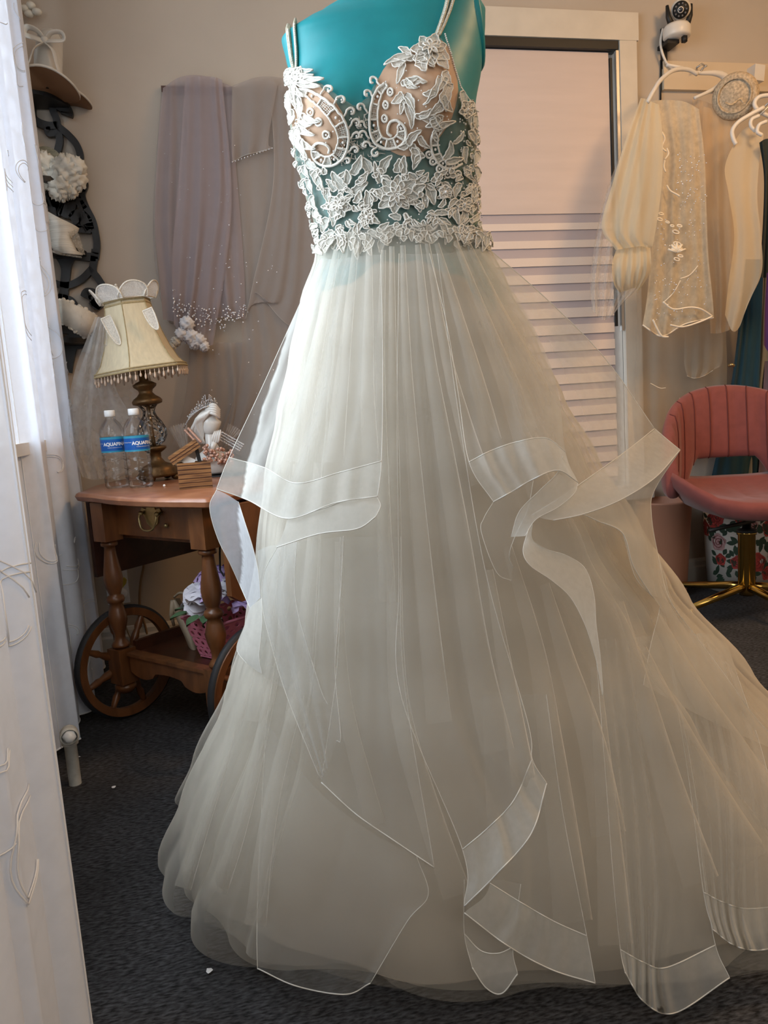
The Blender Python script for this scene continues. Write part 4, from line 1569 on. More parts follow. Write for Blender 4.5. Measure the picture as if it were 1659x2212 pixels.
def bottle(lbl, loc, rz):
    t = thing('water_bottle', lbl, 'bottle', loc, rz, 'water bottles on the tea cart')
    R, H = .0345, .222
    pr = [(0, .004), (.020, .002), (.030, 0), (.034, .006)]
    for k in range(3):
        z = .018 + k * .027
        pr += [(R, z), (R, z + .012), (R - .003, z + .018), (R, z + .024)]
    pr += [(R, .104), (R - .001, .106), (R - .001, .146), (R, .148), (R + .0005, .155), (R - .002, .170), (R - .009, .185), (R - .018, .195), (.0135, .200), (.0135, .206), (.0155, .207), (.0155, .209), (.013, .210), (.013, H)]
    mb = MB().lathe(pr, 36)
    mb.build('bottle_body', M_pet).parent = t
    # moulded waves on the lower half
    wb = MB()
    for k in range(3):
        for q in range(6):
            a = 2 * math.pi * q / 6
            wb.tube([((R + .0004) * math.cos(a + s * .5), (R + .0004) * math.sin(a + s * .5), .024 + k * .027 + .006 * abs(s) ** 1.5) for s in (-.9, -.6, -.3, 0, .3, .6, .9)], .0009, 4)
    wb.build('moulded_ribs', M_pet).parent = t
    MB().lathe([(0, .150), (R - .003, .150)], 32).build('water', M_pet).parent = t
    MB().lathe([(0, H + .001), (.0135, H + .001), (.0148, H - .001), (.0148, H - .016), (.0142, H - .017)], 32).build('cap', M_cap).parent = t
    lb = MB().lathe([(R + .0002, .107), (R + .0002, .141)], 48).build('label', M_lab)
    lb.parent = t
    l2 = MB().lathe([(R + .0003, .1405), (R + .0003, .147)], 48).lathe([(R + .0003, .1035), (R + .0003, .108)], 48).build('label_edge', M_labt)
    l2.parent = lb
    mb = MB()
    for s, size, z, bold, a00 in (('AQUAFINA', .0128, .1225, .0005, 0), ('PURIFIED DRINKING WATER', .0032, .1155, 0, 0), ('AQUAFINA', .0128, .1225, .0005, math.pi), ('16.9 FL OZ', .0042, .1125, 0, 1.35), ('Nutrition Facts', .0042, .128, 0, -1.35)):
        vs, fs = text_mesh(s, size, bold)
        mb.add([((R + .0006) * math.cos(a00 + v.x / R), (R + .0006) * math.sin(a00 + v.x / R), z + v.y) for v in vs], fs)
    pb = mb.build('label_print', M_ink, smooth=False)
    pb.parent = lb
    return t


def toward(p):
    """heading whose +x axis points from p to the camera"""
    return math.atan2(CO.y - p.y, CO.x - p.x)


p = at_z(255, 1053, ZT)
bottle('clear water bottle with blue label and white cap, left of the pair on the cart', p, toward(p) + .12)
p = at_z(306, 1052, ZT)
bottle('blue labelled water bottle with white cap, right of the pair before the lamp', p, toward(p) + .55)

# ---- table lamp
lp = at_z(345, 1037, ZT)
M_gold = mat('aged bronze gilt', (.125, .068, .025), .42, .6, var=.3, scale=50, bump=.3)
M_shade = mat('cream silk shade', (.66, .56, .38), .75, var=.07, scale=120, stretch=(1, 1, .15), bump=.15)
M_shtrim = mat('shade gold trim', (.40, .31, .16), .7, var=.2, scale=150)
M_bead = mat('amber glass bead', (.62, .46, .34), .15, coat=.5)
lamp = thing('table_lamp', 'bronze table lamp with cream bell shade and beaded fringe on the tea cart', 'lamp', lp, 0)
AXL = Vector((-.050, .0, 1)).normalized()


def la(h):
    return lp + AXL * h


def lathe_l(pr, n, name, m, parent, **k):
    return MB().lathe(pr, n, lp, axis=AXL, **k).build(name, m, parent)


b = MB()
for k in range(4):
    a = math.pi / 4 + k * math.pi / 2 + .4
    c = lp + Vector((.055 * math.cos(a), .055 * math.sin(a), .010))
    b.ball(c, .014, 10, 6, (1, 1, .7))
b.build('foot', M_gold, lamp)
lathe_l([(0, .012), (.062, .012), (.066, .02), (.058, .03), (.060, .036), (.042, .048), (.026, .055), (.016, .07), (.017, .085), (.028, .092), (.036, .098), (.037, .104), (.020, .108), (0, .108)], 32, 'base', M_gold, lamp)
mgx, nt, out = _nt('crackled glass')
tq = nt.nodes.new('ShaderNodeBsdfTransparent')
tq.inputs[0].default_value = (.95, .95, .94, 1)
gq = nt.nodes.new('ShaderNodeBsdfGlossy')
gq.inputs['Roughness'].default_value = .12
fq = nt.nodes.new('ShaderNodeFresnel')
mq = nt.nodes.new('ShaderNodeMixShader')
tcq = nt.nodes.new('ShaderNodeTexCoord')
vq = nt.nodes.new('ShaderNodeTexVoronoi')
vq.feature = 'DISTANCE_TO_EDGE'
vq.inputs['Scale'].default_value = 60
bq = nt.nodes.new('ShaderNodeBump')
bq.inputs['Strength'].default_value = .8
bq.inputs['Distance'].default_value = .01
nt.links.new(tcq.outputs['Object'], vq.inputs['Vector'])
nt.links.new(vq.outputs['Distance'], bq.inputs['Height'])
nt.links.new(bq.outputs[0], gq.inputs['Normal'])
nt.links.new(bq.outputs[0], fq.inputs['Normal'])
nt.links.new(fq.outputs[0], mq.inputs[0])
nt.links.new(tq.outputs[0], mq.inputs[1])
nt.links.new(gq.outputs[0], mq.inputs[2])
nt.links.new(mq.outputs[0], out.inputs[0])
lathe_l([(.016, .107), (.034, .118), (.045, .138), (.045, .158), (.034, .182), (.022, .20), (.018, .215), (.022, .225), (.030, .234)], 32, 'glass_body', mgx, lamp)
lathe_l([(.006, .10), (.006, .235)], 10, 'inner_rod', M_gold, lamp)
lathe_l([(0, .232), (.032, .234), (.044, .238), (.046, .246), (.040, .254), (.028, .262), (.020, .272), (.022, .280), (.034, .290), (.036, .297), (.024, .304), (.014, .308), (.013, .35), (.016, .355), (0, .36)], 32, 'neck', M_gold, lamp)
# shade: six curved panels, tilted a little
SHX = Vector((-.105, -.02, 1)).normalized()
sb = la(.335)
q = Vector((0, 0, 1)).rotation_difference(SHX)
prs = [(.143, .0), (.141, .006), (.120, .03), (.101, .07), (.086, .115), (.076, .16), (.070, .195), (.068, .212)]


def hexr(a, r):
    k = math.pi / 3
    m = ((a + 10 * math.pi) % k) - k / 2
    return r * (math.cos(k / 2) / math.cos(m)) ** .75


NS = 72
A0 = .35
pts = []
for r, z in prs:
    for k in range(NS):
        a = 2 * math.pi * k / NS
        rr = hexr(a, r)
        pts.append(sb + q @ Vector((rr * math.cos(a + A0), rr * math.sin(a + A0), z)))
shd = MB().grid(pts, NS, len(prs), cu=True).build('lamp_shade', M_shade, lamp)
sm = shd.modifiers.new('thick', 'SOLIDIFY')
sm.thickness = .002
b = MB()
for k in range(6):
    a = math.pi / 3 * k
    b.tube([sb + q @ Vector((hexr(a, r) * math.cos(a + A0) * 1.005, hexr(a, r) * math.sin(a + A0) * 1.005, z)) for r, z in prs], .0016, 5)
b.build('seam_piping', M_shtrim, shd)
for r, z, t in ((.1435, .002, .003), (.1425, .010, .002), (.069, .200, .003), (.069, .212, .003)):
    b = MB()
    b.tube([sb + q @ Vector((hexr(2 * math.pi * k / NS, r) * math.cos(2 * math.pi * k / NS + A0), hexr(2 * math.pi * k / NS, r) * math.sin(2 * math.pi * k / NS + A0), z)) for k in range(NS)], t, 6, closed=True)
    b.build('trim', M_shtrim, shd)
mb = MB().lathe([(0, 0), (.0008, -.002), (.0015, -.006), (.0008, -.009), (.0022, -.012), (.0037, -.018), (.0030, -.023), (0, -.026)], 8)
drop0 = mb.build('bead_drop', M_bead)
for k in range(60):
    a = 2 * math.pi * k / 60
    r = hexr(a, .1425)
    d = drop0 if k == 0 else drop0.copy()
    if k:
        COL.objects.link(d)
    d.location = sb + q @ Vector((r * math.cos(a + A0), r * math.sin(a + A0), .001))
    sc = .8 + .35 * (k % 2)
    d.scale = (1, 1, sc)
    d.parent = shd
    d.matrix_parent_inverse = wm(shd).inverted()

# ---- beaded headpiece and veil laid over the shade
M_wire = mat('beaded wire', (.78, .72, .62), .4, var=.2, scale=300, bump=.4)
M_pet_l = sheer('beaded lace petal', (.86, .84, .80), .72, .95, 1.5, .3, var=.25, scale=350)
vt = sb + q @ Vector((0, 0, .212))
hp = thing('bridal_headpiece', 'beaded wire bridal headpiece with trailing tulle resting on the lamp shade', 'headpiece', vt)


def petal_disc(c, n, up, w, h, name):
    """wired petal: rounded top on a straight base"""
    side = up.cross(n).normalized()
    P = []
    for t in range(18):
        s = t / 17
        a = math.pi * s
        P.append(c + side * (w * math.cos(a) * (1 + .12 * math.sin(2 * a))) + up * (h * math.sin(a) ** .8) + n * (.006 * math.sin(a)))
    mb = MB()
    k = len(P)
    mb.add([c] + P, [(0, i + 1, i + 2) for i in range(k - 1)])
    o = mb.build(name, M_pet_l, hp)
    MB().tube(P, .0024, 6, closed=True).build('wire_rim', M_wire, o)
    return o


for k in range(7):
    a = 2 * math.pi * k / 7 + .55
    n = q @ Vector((math.cos(a), math.sin(a), .15)).normalized()
    c = vt + q @ Vector((.074 * math.cos(a), .074 * math.sin(a), .002))
    petal_disc(c, n, (SHX + n * .5).normalized(), .044, .046, 'wired_petal')
for px, py, l in ((228, 685, .085), (318, 668, .062)):
    c = at_d(px, py, (vt - CO).dot(EF) - .09)
    n = (CO - c).normalized()
    petal_disc(c, n, (-SHX + n * -.12 + ER * .30).normalized(), .014, l, 'wired_petal')
b = MB()
for k in range(9):
    a = 2 * math.pi * k / 9
    r = .03 + .02 * (k % 3)
    base = vt + q @ Vector((r * math.cos(a), r * math.sin(a), .0))
    tip = base + q @ Vector((rnd(-.01, .01), rnd(-.01, .01), rnd(.03, .062)))
    b.tube([base, (base + tip) / 2 + Vector((.006, 0, 0)), tip], .0022, 5)
    b.ball(tip, .004, 8, 5)
b.build('beaded_sprig', M_wire, hp)


M_veil = sheer('white silk tulle', (.80, .79, .76), .30, .70, 1.8, .45, var=.35, scale=22)
dl = (vt - CO).dot(EF)
sheet('veil_tulle', M_veil, RD([(dl - .04, ((206, 684), (216, 686), (226, 688), (234, 692))), (dl - .05, ((188, 730), (206, 735), (222, 740), (238, 745))), (dl - .03, ((162, 800), (190, 812), (218, 826), (250, 838))),
                               (dl - .0, ((148, 880), (182, 890), (220, 905), (290, 915))), (dl - .02, ((153, 960), (182, 966), (220, 985), (296, 1010))), (dl - .04, ((178, 1030), (200, 1036), (228, 1034), (260, 1030)))]), hp, rip=.02, rn=4, seed=6, nu=90, nv=50)
sheet('veil_tulle', M_veil, RD([(dl + .0, ((212, 684), (222, 686), (232, 688), (240, 692))), (dl + .02, ((186, 760), (206, 765), (236, 770), (280, 775))), (dl + .04, ((158, 860), (200, 866), (250, 880), (305, 880))), (dl + .05, ((165, 980), (200, 985), (240, 985), (300, 990)))]), hp, rip=.022, rn=3, seed=16, nu=80, nv=40)
MB().ball(at_z(355, 1049, ZT + .004), .004, 10, 6).build('pearl_bead', M_pearl)
tag(bpy.data.objects['pearl_bead'], 'single loose pearl bead lying on the cart top', 'bead')

# ---- small plank box with its lid propped open
M_box = wood('burnt striped pine', (.10, .035, .008), (.36, .17, .055), (3, 3, 75), .55)
bc = at_z(424, 1056, ZT)
rzb = toward(bc) + math.pi / 2
bx_ = thing('wooden_box', 'small striped wooden box with its lid propped open on the cart', 'box', bc, rzb)
wB, dB, hB = .086, .062, .070
mb = MB()
for (c, d) in (((0, .004, hB / 2), (wB, .008, hB)), ((0, dB - .004, hB / 2), (wB, .008, hB)), ((-wB / 2 + .004, dB / 2, hB / 2), (.008, dB - .016, hB)), ((wB / 2 - .004, dB / 2, hB / 2), (.008, dB - .016, hB)), ((0, dB / 2, .004), (wB - .016, dB - .016, .008))):
    mb.box(c, d)
mb.build('box_body', M_box, smooth=False).parent = bx_
mb = MB()
for k in range(6):
    mb.box((0, -.0005, .006 + k * .0115), (wB - .001, .0012, .0016))
mb.build('plank_groove', M_wdd, smooth=False).parent = bx_
mb = MB()
ql = Matrix.Rotation(-.52, 3, 'Y')
mb.box(Vector((-wB / 2, 0, hB)) + ql @ Vector((wB / 2 - .01, dB / 2, .014)), (wB, dB, .024), ql)
ld = mb.build('lid', M_box, smooth=False)
ld.parent = bx_
mb = MB()
for k in range(2):
    mb.box(Vector((-wB / 2, 0, hB)) + ql @ Vector((wB / 2 - .01, -.0005, .010 + k * .008)), (wB, .0012, .0016), ql)
mb.build('plank_groove', M_wdd, smooth=False).parent = ld
MB().box((.014, dB * .4, hB + .012), (.010, .010, .05), Matrix.Rotation(-.15, 3, 'Y')).build('lid_prop', M_blk, smooth=False).parent = bx_
MB().box((-.012, .03, hB + .004), (.03, .03, .02), Matrix.Rotation(.5, 3, 'Y')).build('paper_insert', M_cap, smooth=False).parent = bx_

# ---- white bust with tiara, pearls and a glittering band
M_cer = mat('white glazed ceramic', (.72, .70, .66), .22, coat=.4, var=.05, scale=20)
dbu = 2.42
bust = thing('ceramic_bust', 'white glazed ceramic bust of a lady with flowing hair behind the wooden box', 'figurine', at_d(448, 1022, dbu))


def bp_(x, y, dd=0.0):
    return at_d(x, y, dbu + dd)


hc = bp_(452, 912)
mb = MB()
rows = 14
P = []
for j in range(rows + 1):
    t = math.pi * j / rows
    for k in range(24):
        a = 2 * math.pi * k / 24
        v = ER * (.031 * math.sin(t) * math.cos(a)) + EF * (.029 * math.sin(t) * math.sin(a)) + Vector((0, 0, .042 * math.cos(t)))
        f = max(0, math.cos(a)) * math.sin(t)
        zz = .042 * math.cos(t)
        v += ER * (.011 * f * math.exp(-((zz + .004) / .006) ** 2) + .005 * f * math.exp(-((zz + .021) / .004) ** 2) - .004 * f * math.exp(-((zz - .009) / .006) ** 2) + .004 * f * math.exp(-((zz + .032) / .006) ** 2))
        P.append(hc + v)
mb.grid(P, 24, rows + 1, cu=True)
mb.lathe([(.016, .02), (.015, -.03), (.022, -.05), (.042, -.066), (.052, -.085), (.050, -.12), (.03, -.128), (0, -.128)], 24, hc + Vector((0, 0, -.035)), sx=1.15, sy=.8)
mb.build('head_and_shoulders', M_cer, bust)
mb = MB()
for k in range(16):
    s = k / 15
    x0, y0 = 462 - 30 * s, 876 + 10 * s
    pth = [(x0 + 8, y0 + 2, -.02), (x0 - 8 * (1 - s), y0 + 12, -.034), (438 - 16 * s, 906 + 8 * s, -.03), (420 - 8 * s + 10 * (k % 3), 935 + 5 * s, -.012), (424 + 6 * (k % 4), 958, -.004)]
    mb.tube([bp_(*p_) for p_ in cr(pth, 16)], [.0075 * (1 - .5 * abs(2 * i / 15 - .8)) for i in range(16)], 7)
for k in range(5):
    pth = [(444, 878 + 3 * k, -.03), (462, 874 + 5 * k, -.036), (474, 886 + 4 * k, -.02)]
    mb.tube([bp_(*p_) for p_ in cr(pth, 12)], .005, 7)
mb.build('hair', M_cer, bust)
mb = MB()
for k in range(4):
    mb.tube([bp_(x, y, dd) for x, y, dd in cr([(456 + 5 * k, 962 - 2 * k, -.046), (460 + 5 * k, 944 - 2 * k, -.052), (464 + 4 * k, 932 - k, -.044)], 8)], [.0045, .0045, .0042, .004, .0038, .0034, .003, .0025], 7)
mb.tube([bp_(452, 985, -.03), bp_(458, 968, -.044), bp_(464, 955, -.048)], [.011, .010, .009], 8)
mb.build('hand', M_cer, bust)
MB().box(at_d(470, 1026, dbu) + Vector((0, 0, -.006)), (.16, .10, .016), Matrix.Rotation(-YAW, 3, 'Z')).build('black_base', M_blk, bust, smooth=False)
M_sil = mat('rhinestone silver', (.72, .72, .72), .18, 1.0, var=.4, scale=500, bump=.8)
ti = thing('silver_tiara', 'sparkling silver tiara set on the ceramic bust', 'tiara', bp_(430, 890, -.02))
mb = MB()
tpth = cr([(398, 924, -.02), (406, 908, -.035), (418, 894, -.04), (436, 882, -.042), (455, 876, -.036), (468, 876, -.02)], 40)
mb.tube([bp_(*p_) for p_ in tpth], .0022, 6)
mb.build('band', M_sil, ti)
mb = MB()
for k in range(8, 40):
    x, y, dd = tpth[k]
    h = (6 + 16 * math.exp(-((k - 27) / 9) ** 2)) * (.6 + .5 * (k % 2))
    mb.tube([bp_(x, y, dd), bp_(x - 2 + 2 * (k % 3), y - h, dd)], .0011, 4)
    mb.ball(bp_(x - 2 + 2 * (k % 3), y - h, dd), .0026, 7, 5)
    mb.ball(bp_(x + 1, y - h * .5, dd - .002), .0022, 7, 5)
mb.build('crystal_spikes', M_sil, ti, kind='stuff')
M_rose = mat('rose gold pearl', (.60, .36, .27), .2, .25, coat=.5)
pn_ = thing('pearl_necklace', 'rose gold pearl strands heaped below the ceramic bust', 'necklace', bp_(462, 995, -.05))
mb = MB()
R_ = random.Random(3)
for k in range(90):
    a = R_.uniform(0, 1)
    x = 440 + 62 * a + R_.uniform(-4, 4)
    y = 962 + 34 * R_.random() ** .8 + (6 if a > .5 else 0)
    mb.ball(bp_(x, y, -.05 + R_.uniform(-.02, .02)), R_.uniform(.0042, .0062), 9, 6)
for s in range(14):
    for w in (0, 1):
        mb.ball(bp_(400 + 26 * s / 13 + 7 * w, 930 + 28 * s / 13 - 4 * w, -.03), .0044, 9, 6)
mb.build('pearls', M_rose, pn_, kind='stuff')
rb = thing('rhinestone_band', 'wide glittering rhinestone band beside the ceramic bust', 'bracelet', bp_(500, 948))
mb = MB()
for u in range(22):
    for w in range(4):
        mb.ball(bp_(480 + 46 * u / 21 - 3 * w, 934 + 26 * u / 21 + 4.4 * w, -.02), .0032, 6, 4)
mb.build('stones', M_sil, rb, kind='stuff')
M_shell = sheer('translucent shell', (.72, .66, .60), .55, .9, 1.5, .4, var=.2, scale=60)
for nm, lab, c, R0, a0, a1 in (('capiz_shell', 'pale translucent shell fan left of the ceramic bust', (408, 1000), 86, 1.62, 2.10), ('capiz_shell', 'pale translucent shell fan right of the ceramic bust', (476, 975), 62, .75, 1.30)):
    th = thing(nm, lab, 'shell', bp_(c[0], c[1], .05))
    P = []
    for j in range(10):
        for i in range(22):
            a = a0 + (a1 - a0) * i / 21
            r = R0 * (.1 + .9 * j / 9) * (1 + (.03 * math.sin(i * 2.2) if j == 9 else 0))
            P.append(bp_(c[0] + r * math.cos(a), c[1] - r * math.sin(a), .05 + .004 * math.sin(i * 1.9)))
    MB().grid(P, 22, 10).build('fan', M_shell, th)
# ================================================================== on the cart's shelf
M_pink = mat('pink plastic', (.78, .25, .36), .4)
M_stem = mat('silk leaf green', (.10, .19, .09), .6, var=.2, scale=40)
M_fl = [mat('lilac petal', (.68, .50, .90), .7, var=.2, scale=40), mat('violet petal', (.52, .27, .80), .7, var=.2, scale=40), mat('white petal', (.86, .84, .92), .7, var=.08, scale=40)]
bk = tw(.40, .155, .206)
bas = thing('pink_basket', 'pink perforated plastic basket full of silk flowers on the cart shelf', 'basket', bk, RZ)


def holed_wall(mb, a, b, c, d, nx, ny, r=.25, N=10):
    """quad a-b-c-d (bottom left, bottom right, top right, top left) pierced by nx by ny round holes"""
    def q(u, v):
        return (a * (1 - u) + b * u) * (1 - v) + (d * (1 - u) + c * u) * v
    for j in range(ny):
        for i in range(nx):
            u0, v0 = (i + .5) / nx, (j + .5) / ny
            out_, inn = [], []
            for k in range(N):
                t = 2 * math.pi * k / N
                cx_, sy_ = math.cos(t), math.sin(t)
                m_ = max(abs(cx_), abs(sy_))
                out_.append(q(u0 + .5 * cx_ / m_ / nx, v0 + .5 * sy_ / m_ / ny))
                inn.append(q(u0 + r * cx_ / nx, v0 + r * sy_ / ny))
            mb.add(out_ + inn, [(k, (k + 1) % N, N + (k + 1) % N, N + k) for k in range(N)])


def bcn(w, d, z):
    return [Vector(v) for v in ((-w, -d, z), (w, -d, z), (w, d, z), (-w, d, z))]


lo, hi = bcn(.052, .066, .004), bcn(.078, .092, .112)
mb = MB()
for k in range(4):
    holed_wall(mb, lo[k], lo[(k + 1) % 4], hi[(k + 1) % 4], hi[k], 5, 4)
mb.add(lo, [(0, 1, 2, 3)])
o = mb.build('basket_body', M_pink, smooth=False)
o.parent = bas
s_ = o.modifiers.new('thick', 'SOLIDIFY')
s_.thickness = .0025
mb = MB()
mb.tube([v * 1.0 for v in bcn(.079, .093, .114)], .0045, 8, closed=True)
mb.build('rim', M_pink).parent = bas
bq_ = thing('silk_bouquet', 'lilac and white silk hydrangeas with green leaves in the pink basket', 'flowers', bk + Vector((0, 0, .10)), RZ)


def blossom(c, R, m, seed, dirv):
    R_ = random.Random(seed)
    mb = MB()
    for k in range(16):
        a, t = R_.uniform(0, 6.28), R_.uniform(.05, 1.35)
        n = Vector((math.sin(t) * math.cos(a), math.sin(t) * math.sin(a), math.cos(t)))
        n = (n + Vector(dirv) * .5).normalized()
        p_ = c + n * R * R_.uniform(.75, 1.0)
        e = n.orthogonal().normalized()
        e.rotate(Matrix.Rotation(R_.uniform(0, 6.28), 3, n))
        f_ = n.cross(e)
        w = R * R_.uniform(.5, .75)
        g = []
        for j in range(5):
            for i in range(5):
                u, v = i / 2 - 1, j / 2 - 1
                k_ = 1 - .25 * (u * u * v * v)
                g.append(p_ + e * (u * w * k_) + f_ * (v * w * k_) + n * (-.35 * w * (u * u + v * v) * .5 + .12 * w * math.sin(5 * u + seed) * abs(v)))
        mb.add(g, [(j * 5 + i, j * 5 + i + 1, (j + 1) * 5 + i + 1, (j + 1) * 5 + i) for j in range(4) for i in range(4) if not (i in (0, 3) and j in (0, 3) and R_.random() < .4)])
    o = mb.build('blossom', m)
    o.parent = bq_
    return o


R_ = random.Random(12)
for k, (x, y, z, r, mi) in enumerate(((-.05, -.05, .05, .036, 2), (-.02, -.08, .045, .034, 2), (.03, -.07, .05, .034, 0), (-.055, .0, .085, .036, 0), (0, -.03, .095, .038, 0), (.05, -.04, .07, .034, 2), (.07, .02, .055, .034, 1),
                                       (.03, .03, .10, .036, 0), (-.03, .06, .085, .036, 1), (.06, .07, .085, .036, 1), (.09, -.02, .03, .03, 0), (-.08, -.02, .04, .032, 2), (.09, .06, .05, .034, 1), (-.06, -.07, .02, .028, 2))):
    blossom(Vector((x, y, z + .008)), r * 1.25, M_fl[mi], k * 7 + 1, (0, 0, .6))


def silk_leaf(p_, d, w, L):
    d = Vector(d).normalized()
    s = d.cross(Vector((0, 0, 1))).normalized()
    g = []
    for j in range(6):
        v = j / 5
        hw = w * math.sin(math.pi * (.08 + .92 * v)) + .0005
        for i in range(3):
            u = i - 1
            g.append(Vector(p_) + d * (L * v) + s * (hw * u) + Vector((0, 0, .006 * abs(u) - .25 * L * v * v)))
    MB().grid(g, 3, 6).build('leaf', M_stem).parent = bq_


for p_, d in (((-.05, -.09, .03), (-.3, -1, .1)), ((-.01, -.09, .025), (.2, -1, 0)), ((.03, -.09, .03), (.6, -1, .1)), ((-.07, -.06, .03), (-1, -.5, .2)), ((-.07, .02, .06), (-1, .4, .6)), ((-.05, .06, .07), (-.8, .8, 1.2)), ((.05, -.09, .03), (.9, -.6, 0))):
    silk_leaf(p_, d, .016, .055)
# beige slingback pump leaning behind the basket
M_shoe = mat('beige satin', (.42, .34, .24), .5, var=.06, scale=40)
M_shoei = mat('bronze shoe lining', (.20, .13, .07), .6)
sp = tw(.285, .16, .206)
sh = thing('slingback_pump', 'beige satin slingback pump leaning behind the pink basket on the cart shelf', 'shoe', sp, RZ)
ds = (sp - CO).dot(EF)


def sq(x, y, dd=0.0):
    return at_d(x, y, ds + dd)


P = []
for x, y, wx in ((374, 1296, 3), (376, 1318, 15), (386, 1345, 20), (400, 1375, 20), (412, 1405, 15), (420, 1425, 6)):
    for k in range(12):
        a = math.pi * k / 11
        P.append(sq(x + wx * (1 - math.cos(a)) * .55, y - wx * .1 * math.cos(a), .03 - .055 * math.sin(a) * (1 if y > 1350 else .35)))
u_ = MB().grid(P, 12, 6).build('upper', M_shoe, sh)
sm_ = u_.modifiers.new('thick', 'SOLIDIFY')
sm_.thickness = .003
P = []
for x, y, wx in ((376, 1292, 12), (382, 1320, 20), (392, 1350, 22), (404, 1385, 20), (414, 1415, 14)):
    for k in range(6):
        P.append(sq(x + wx * k / 5, y, .035))
MB().grid(P, 6, 5).build('insole', M_shoei, sh, label='bronze insole')
MB().tube([sq(*p_) for p_ in cr([(376, 1290, .02), (388, 1281, .0), (402, 1284, -.02), (414, 1297, -.02), (424, 1310, 0)], 20)], .0035, 7).build('sling_strap', M_shoe, sh)
MB().tube([sq(374, 1298, .02), sq(370, 1330, .03), sq(376, 1352, .035)], [.008, .006, .004], 8).build('heel', M_shoe, sh)
# glass jar with a dark lid at the far end of the shelf
jp = tw(.44, .40, .206)
jr = thing('glass_jar', 'glass jar with dark domed lid at the back of the cart shelf', 'jar', jp)
MB().lathe([(0, .002), (.045, .002), (.05, .01), (.05, .13), (.042, .145)], 28).build('jar_body', M_pet).parent = jr
MB().lathe([(.047, .142), (.05, .15), (.048, .165), (.03, .178), (.012, .182), (.014, .192), (.008, .2), (0, .2)], 28).build('jar_lid', mat('dark pewter', (.06, .065, .065), .4, .6)).parent = jr
# ---- wall outlet with plugs, and the lamp cord
op = at_y(254, 1268, YB)
ot = thing('wall_outlet', 'white wall outlet plate with two plugs low on the back wall', 'outlet', op)
MB().box((op.x, YB - .004, op.z), (.078, .008, .122)).build('cover_plate', M_cap, ot, smooth=False)
M_yel = mat('yellow plastic', (.55, .42, .05), .5)
hrt = [(0, -.022), (.018, -.004), (.022, .010), (.014, .020), (.004, .016), (0, .011), (-.004, .016), (-.014, .020), (-.022, .010), (-.018, -.004)]
Mw = Matrix.Translation((at_y(261, 1258, YB - .009).x, YB - .009, at_y(261, 1258, YB).z)) @ Matrix.Rotation(math.pi / 2, 4, 'X')
MB().prism(hrt, .012, Mw).build('yellow_plug', M_yel, ot, smooth=False, label='yellow heart shaped plug')
c = at_y(264, 1281, YB - .01)
MB().lathe([(0, .012), (.018, .012), (.02, .006), (.02, -.004)], 20, c, axis=(0, -1, 0)).build('white_plug', M_cap, ot, label='round white plug')
MB().tube([c + Vector((0, -.01, -.02)), c + Vector((-.004, -.02, -.10)), c + Vector((.02, -.01, -.2)), c + Vector((.05, -.02, -.30))], .003, 6).build('plug_cord', M_shoe, ot)
M_crd = mat('brown lamp cord', (.26, .15, .07), .6)
cd_ = thing('lamp_cord', 'brown lamp cord hanging down the back wall behind the cart', 'cord', at_y(305, 1290, YB - .02))
MB().tube([at_y(x, y, YB - .012) for x, y in cr([(312, 1160), (311, 1215), (303, 1262), (302, 1310), (313, 1350), (322, 1385), (330, 1405)], 30)], .0042, 7).build('cord', M_crd, cd_)
# ---- capped gas stub by the curtain, scraps on the carpet
M_pipe = mat('chipped white pipe paint', (.50, .50, .47), .55, var=.25, scale=30, bump=.2)
pp = at_z(163, 1693, 0)
pi_ = thing('capped_pipe_stub', 'white painted capped pipe stub rising from the carpet by the curtain', 'pipe', pp)
MB().lathe([(.0145, 0), (.0145, .10), (.019, .102), (.020, .115), (.0, .116)], 20, pp).build('pipe', M_pipe, pi_)
el = pp + Vector((0, 0, .128))
fd = (CO - el)
fd.z = 0
fd.normalize()
b = MB()
b.ball(el, .021, 16, 10)
b.lathe([(.018, 0), (.022, .014), (.022, .022), (.018, .024)], 20, el, axis=fd)
b.build('elbow', M_pipe, pi_)
MB().lathe([(0, .034), (.011, .034), (.012, .022), (.016, .022), (.016, .018)], 6, el, axis=fd).build('square_plug', M_cap, pi_)
for k, (x, y, l, s) in enumerate(((246, 1701, 'small torn paper scrap on the carpet right of the pipe stub', .006), (452, 2098, 'tiny yellowish fluff on the carpet by the hem', .006), (172, 1636, 'pale crumb on the carpet beside the pipe stub', .003))):
    p_ = at_z(x, y, .003)
    o = MB().add([p_ + Vector((math.cos(a) * s * rnd(.6, 1.3), math.sin(a) * s * rnd(.6, 1.3), rnd(0, .003))) for a in (0, 1.1, 2.2, 3.2, 4.3, 5.3)] + [p_ + Vector((0, 0, .004))], [(i, (i + 1) % 6, 6) for i in range(6)]).build('paper_scrap', M_cap, smooth=False)
    tag(o, l, 'paper scrap')
# ================================================================== corner shelf with hats, back wall veils
M_iron = mat('black painted scrollwork', (.010, .010, .011), .45)
etg = thing('corner_shelf', 'tall black scrollwork corner shelf in the corner behind the sheer curtain', 'shelf', (XL + .2, YB - .1, 0))
YS = YB - .022


def K1(x, y):
    return x / 3.95, y / 3.95


def K2(x, y):
    return x / 3.95, 540 + y / 3.95


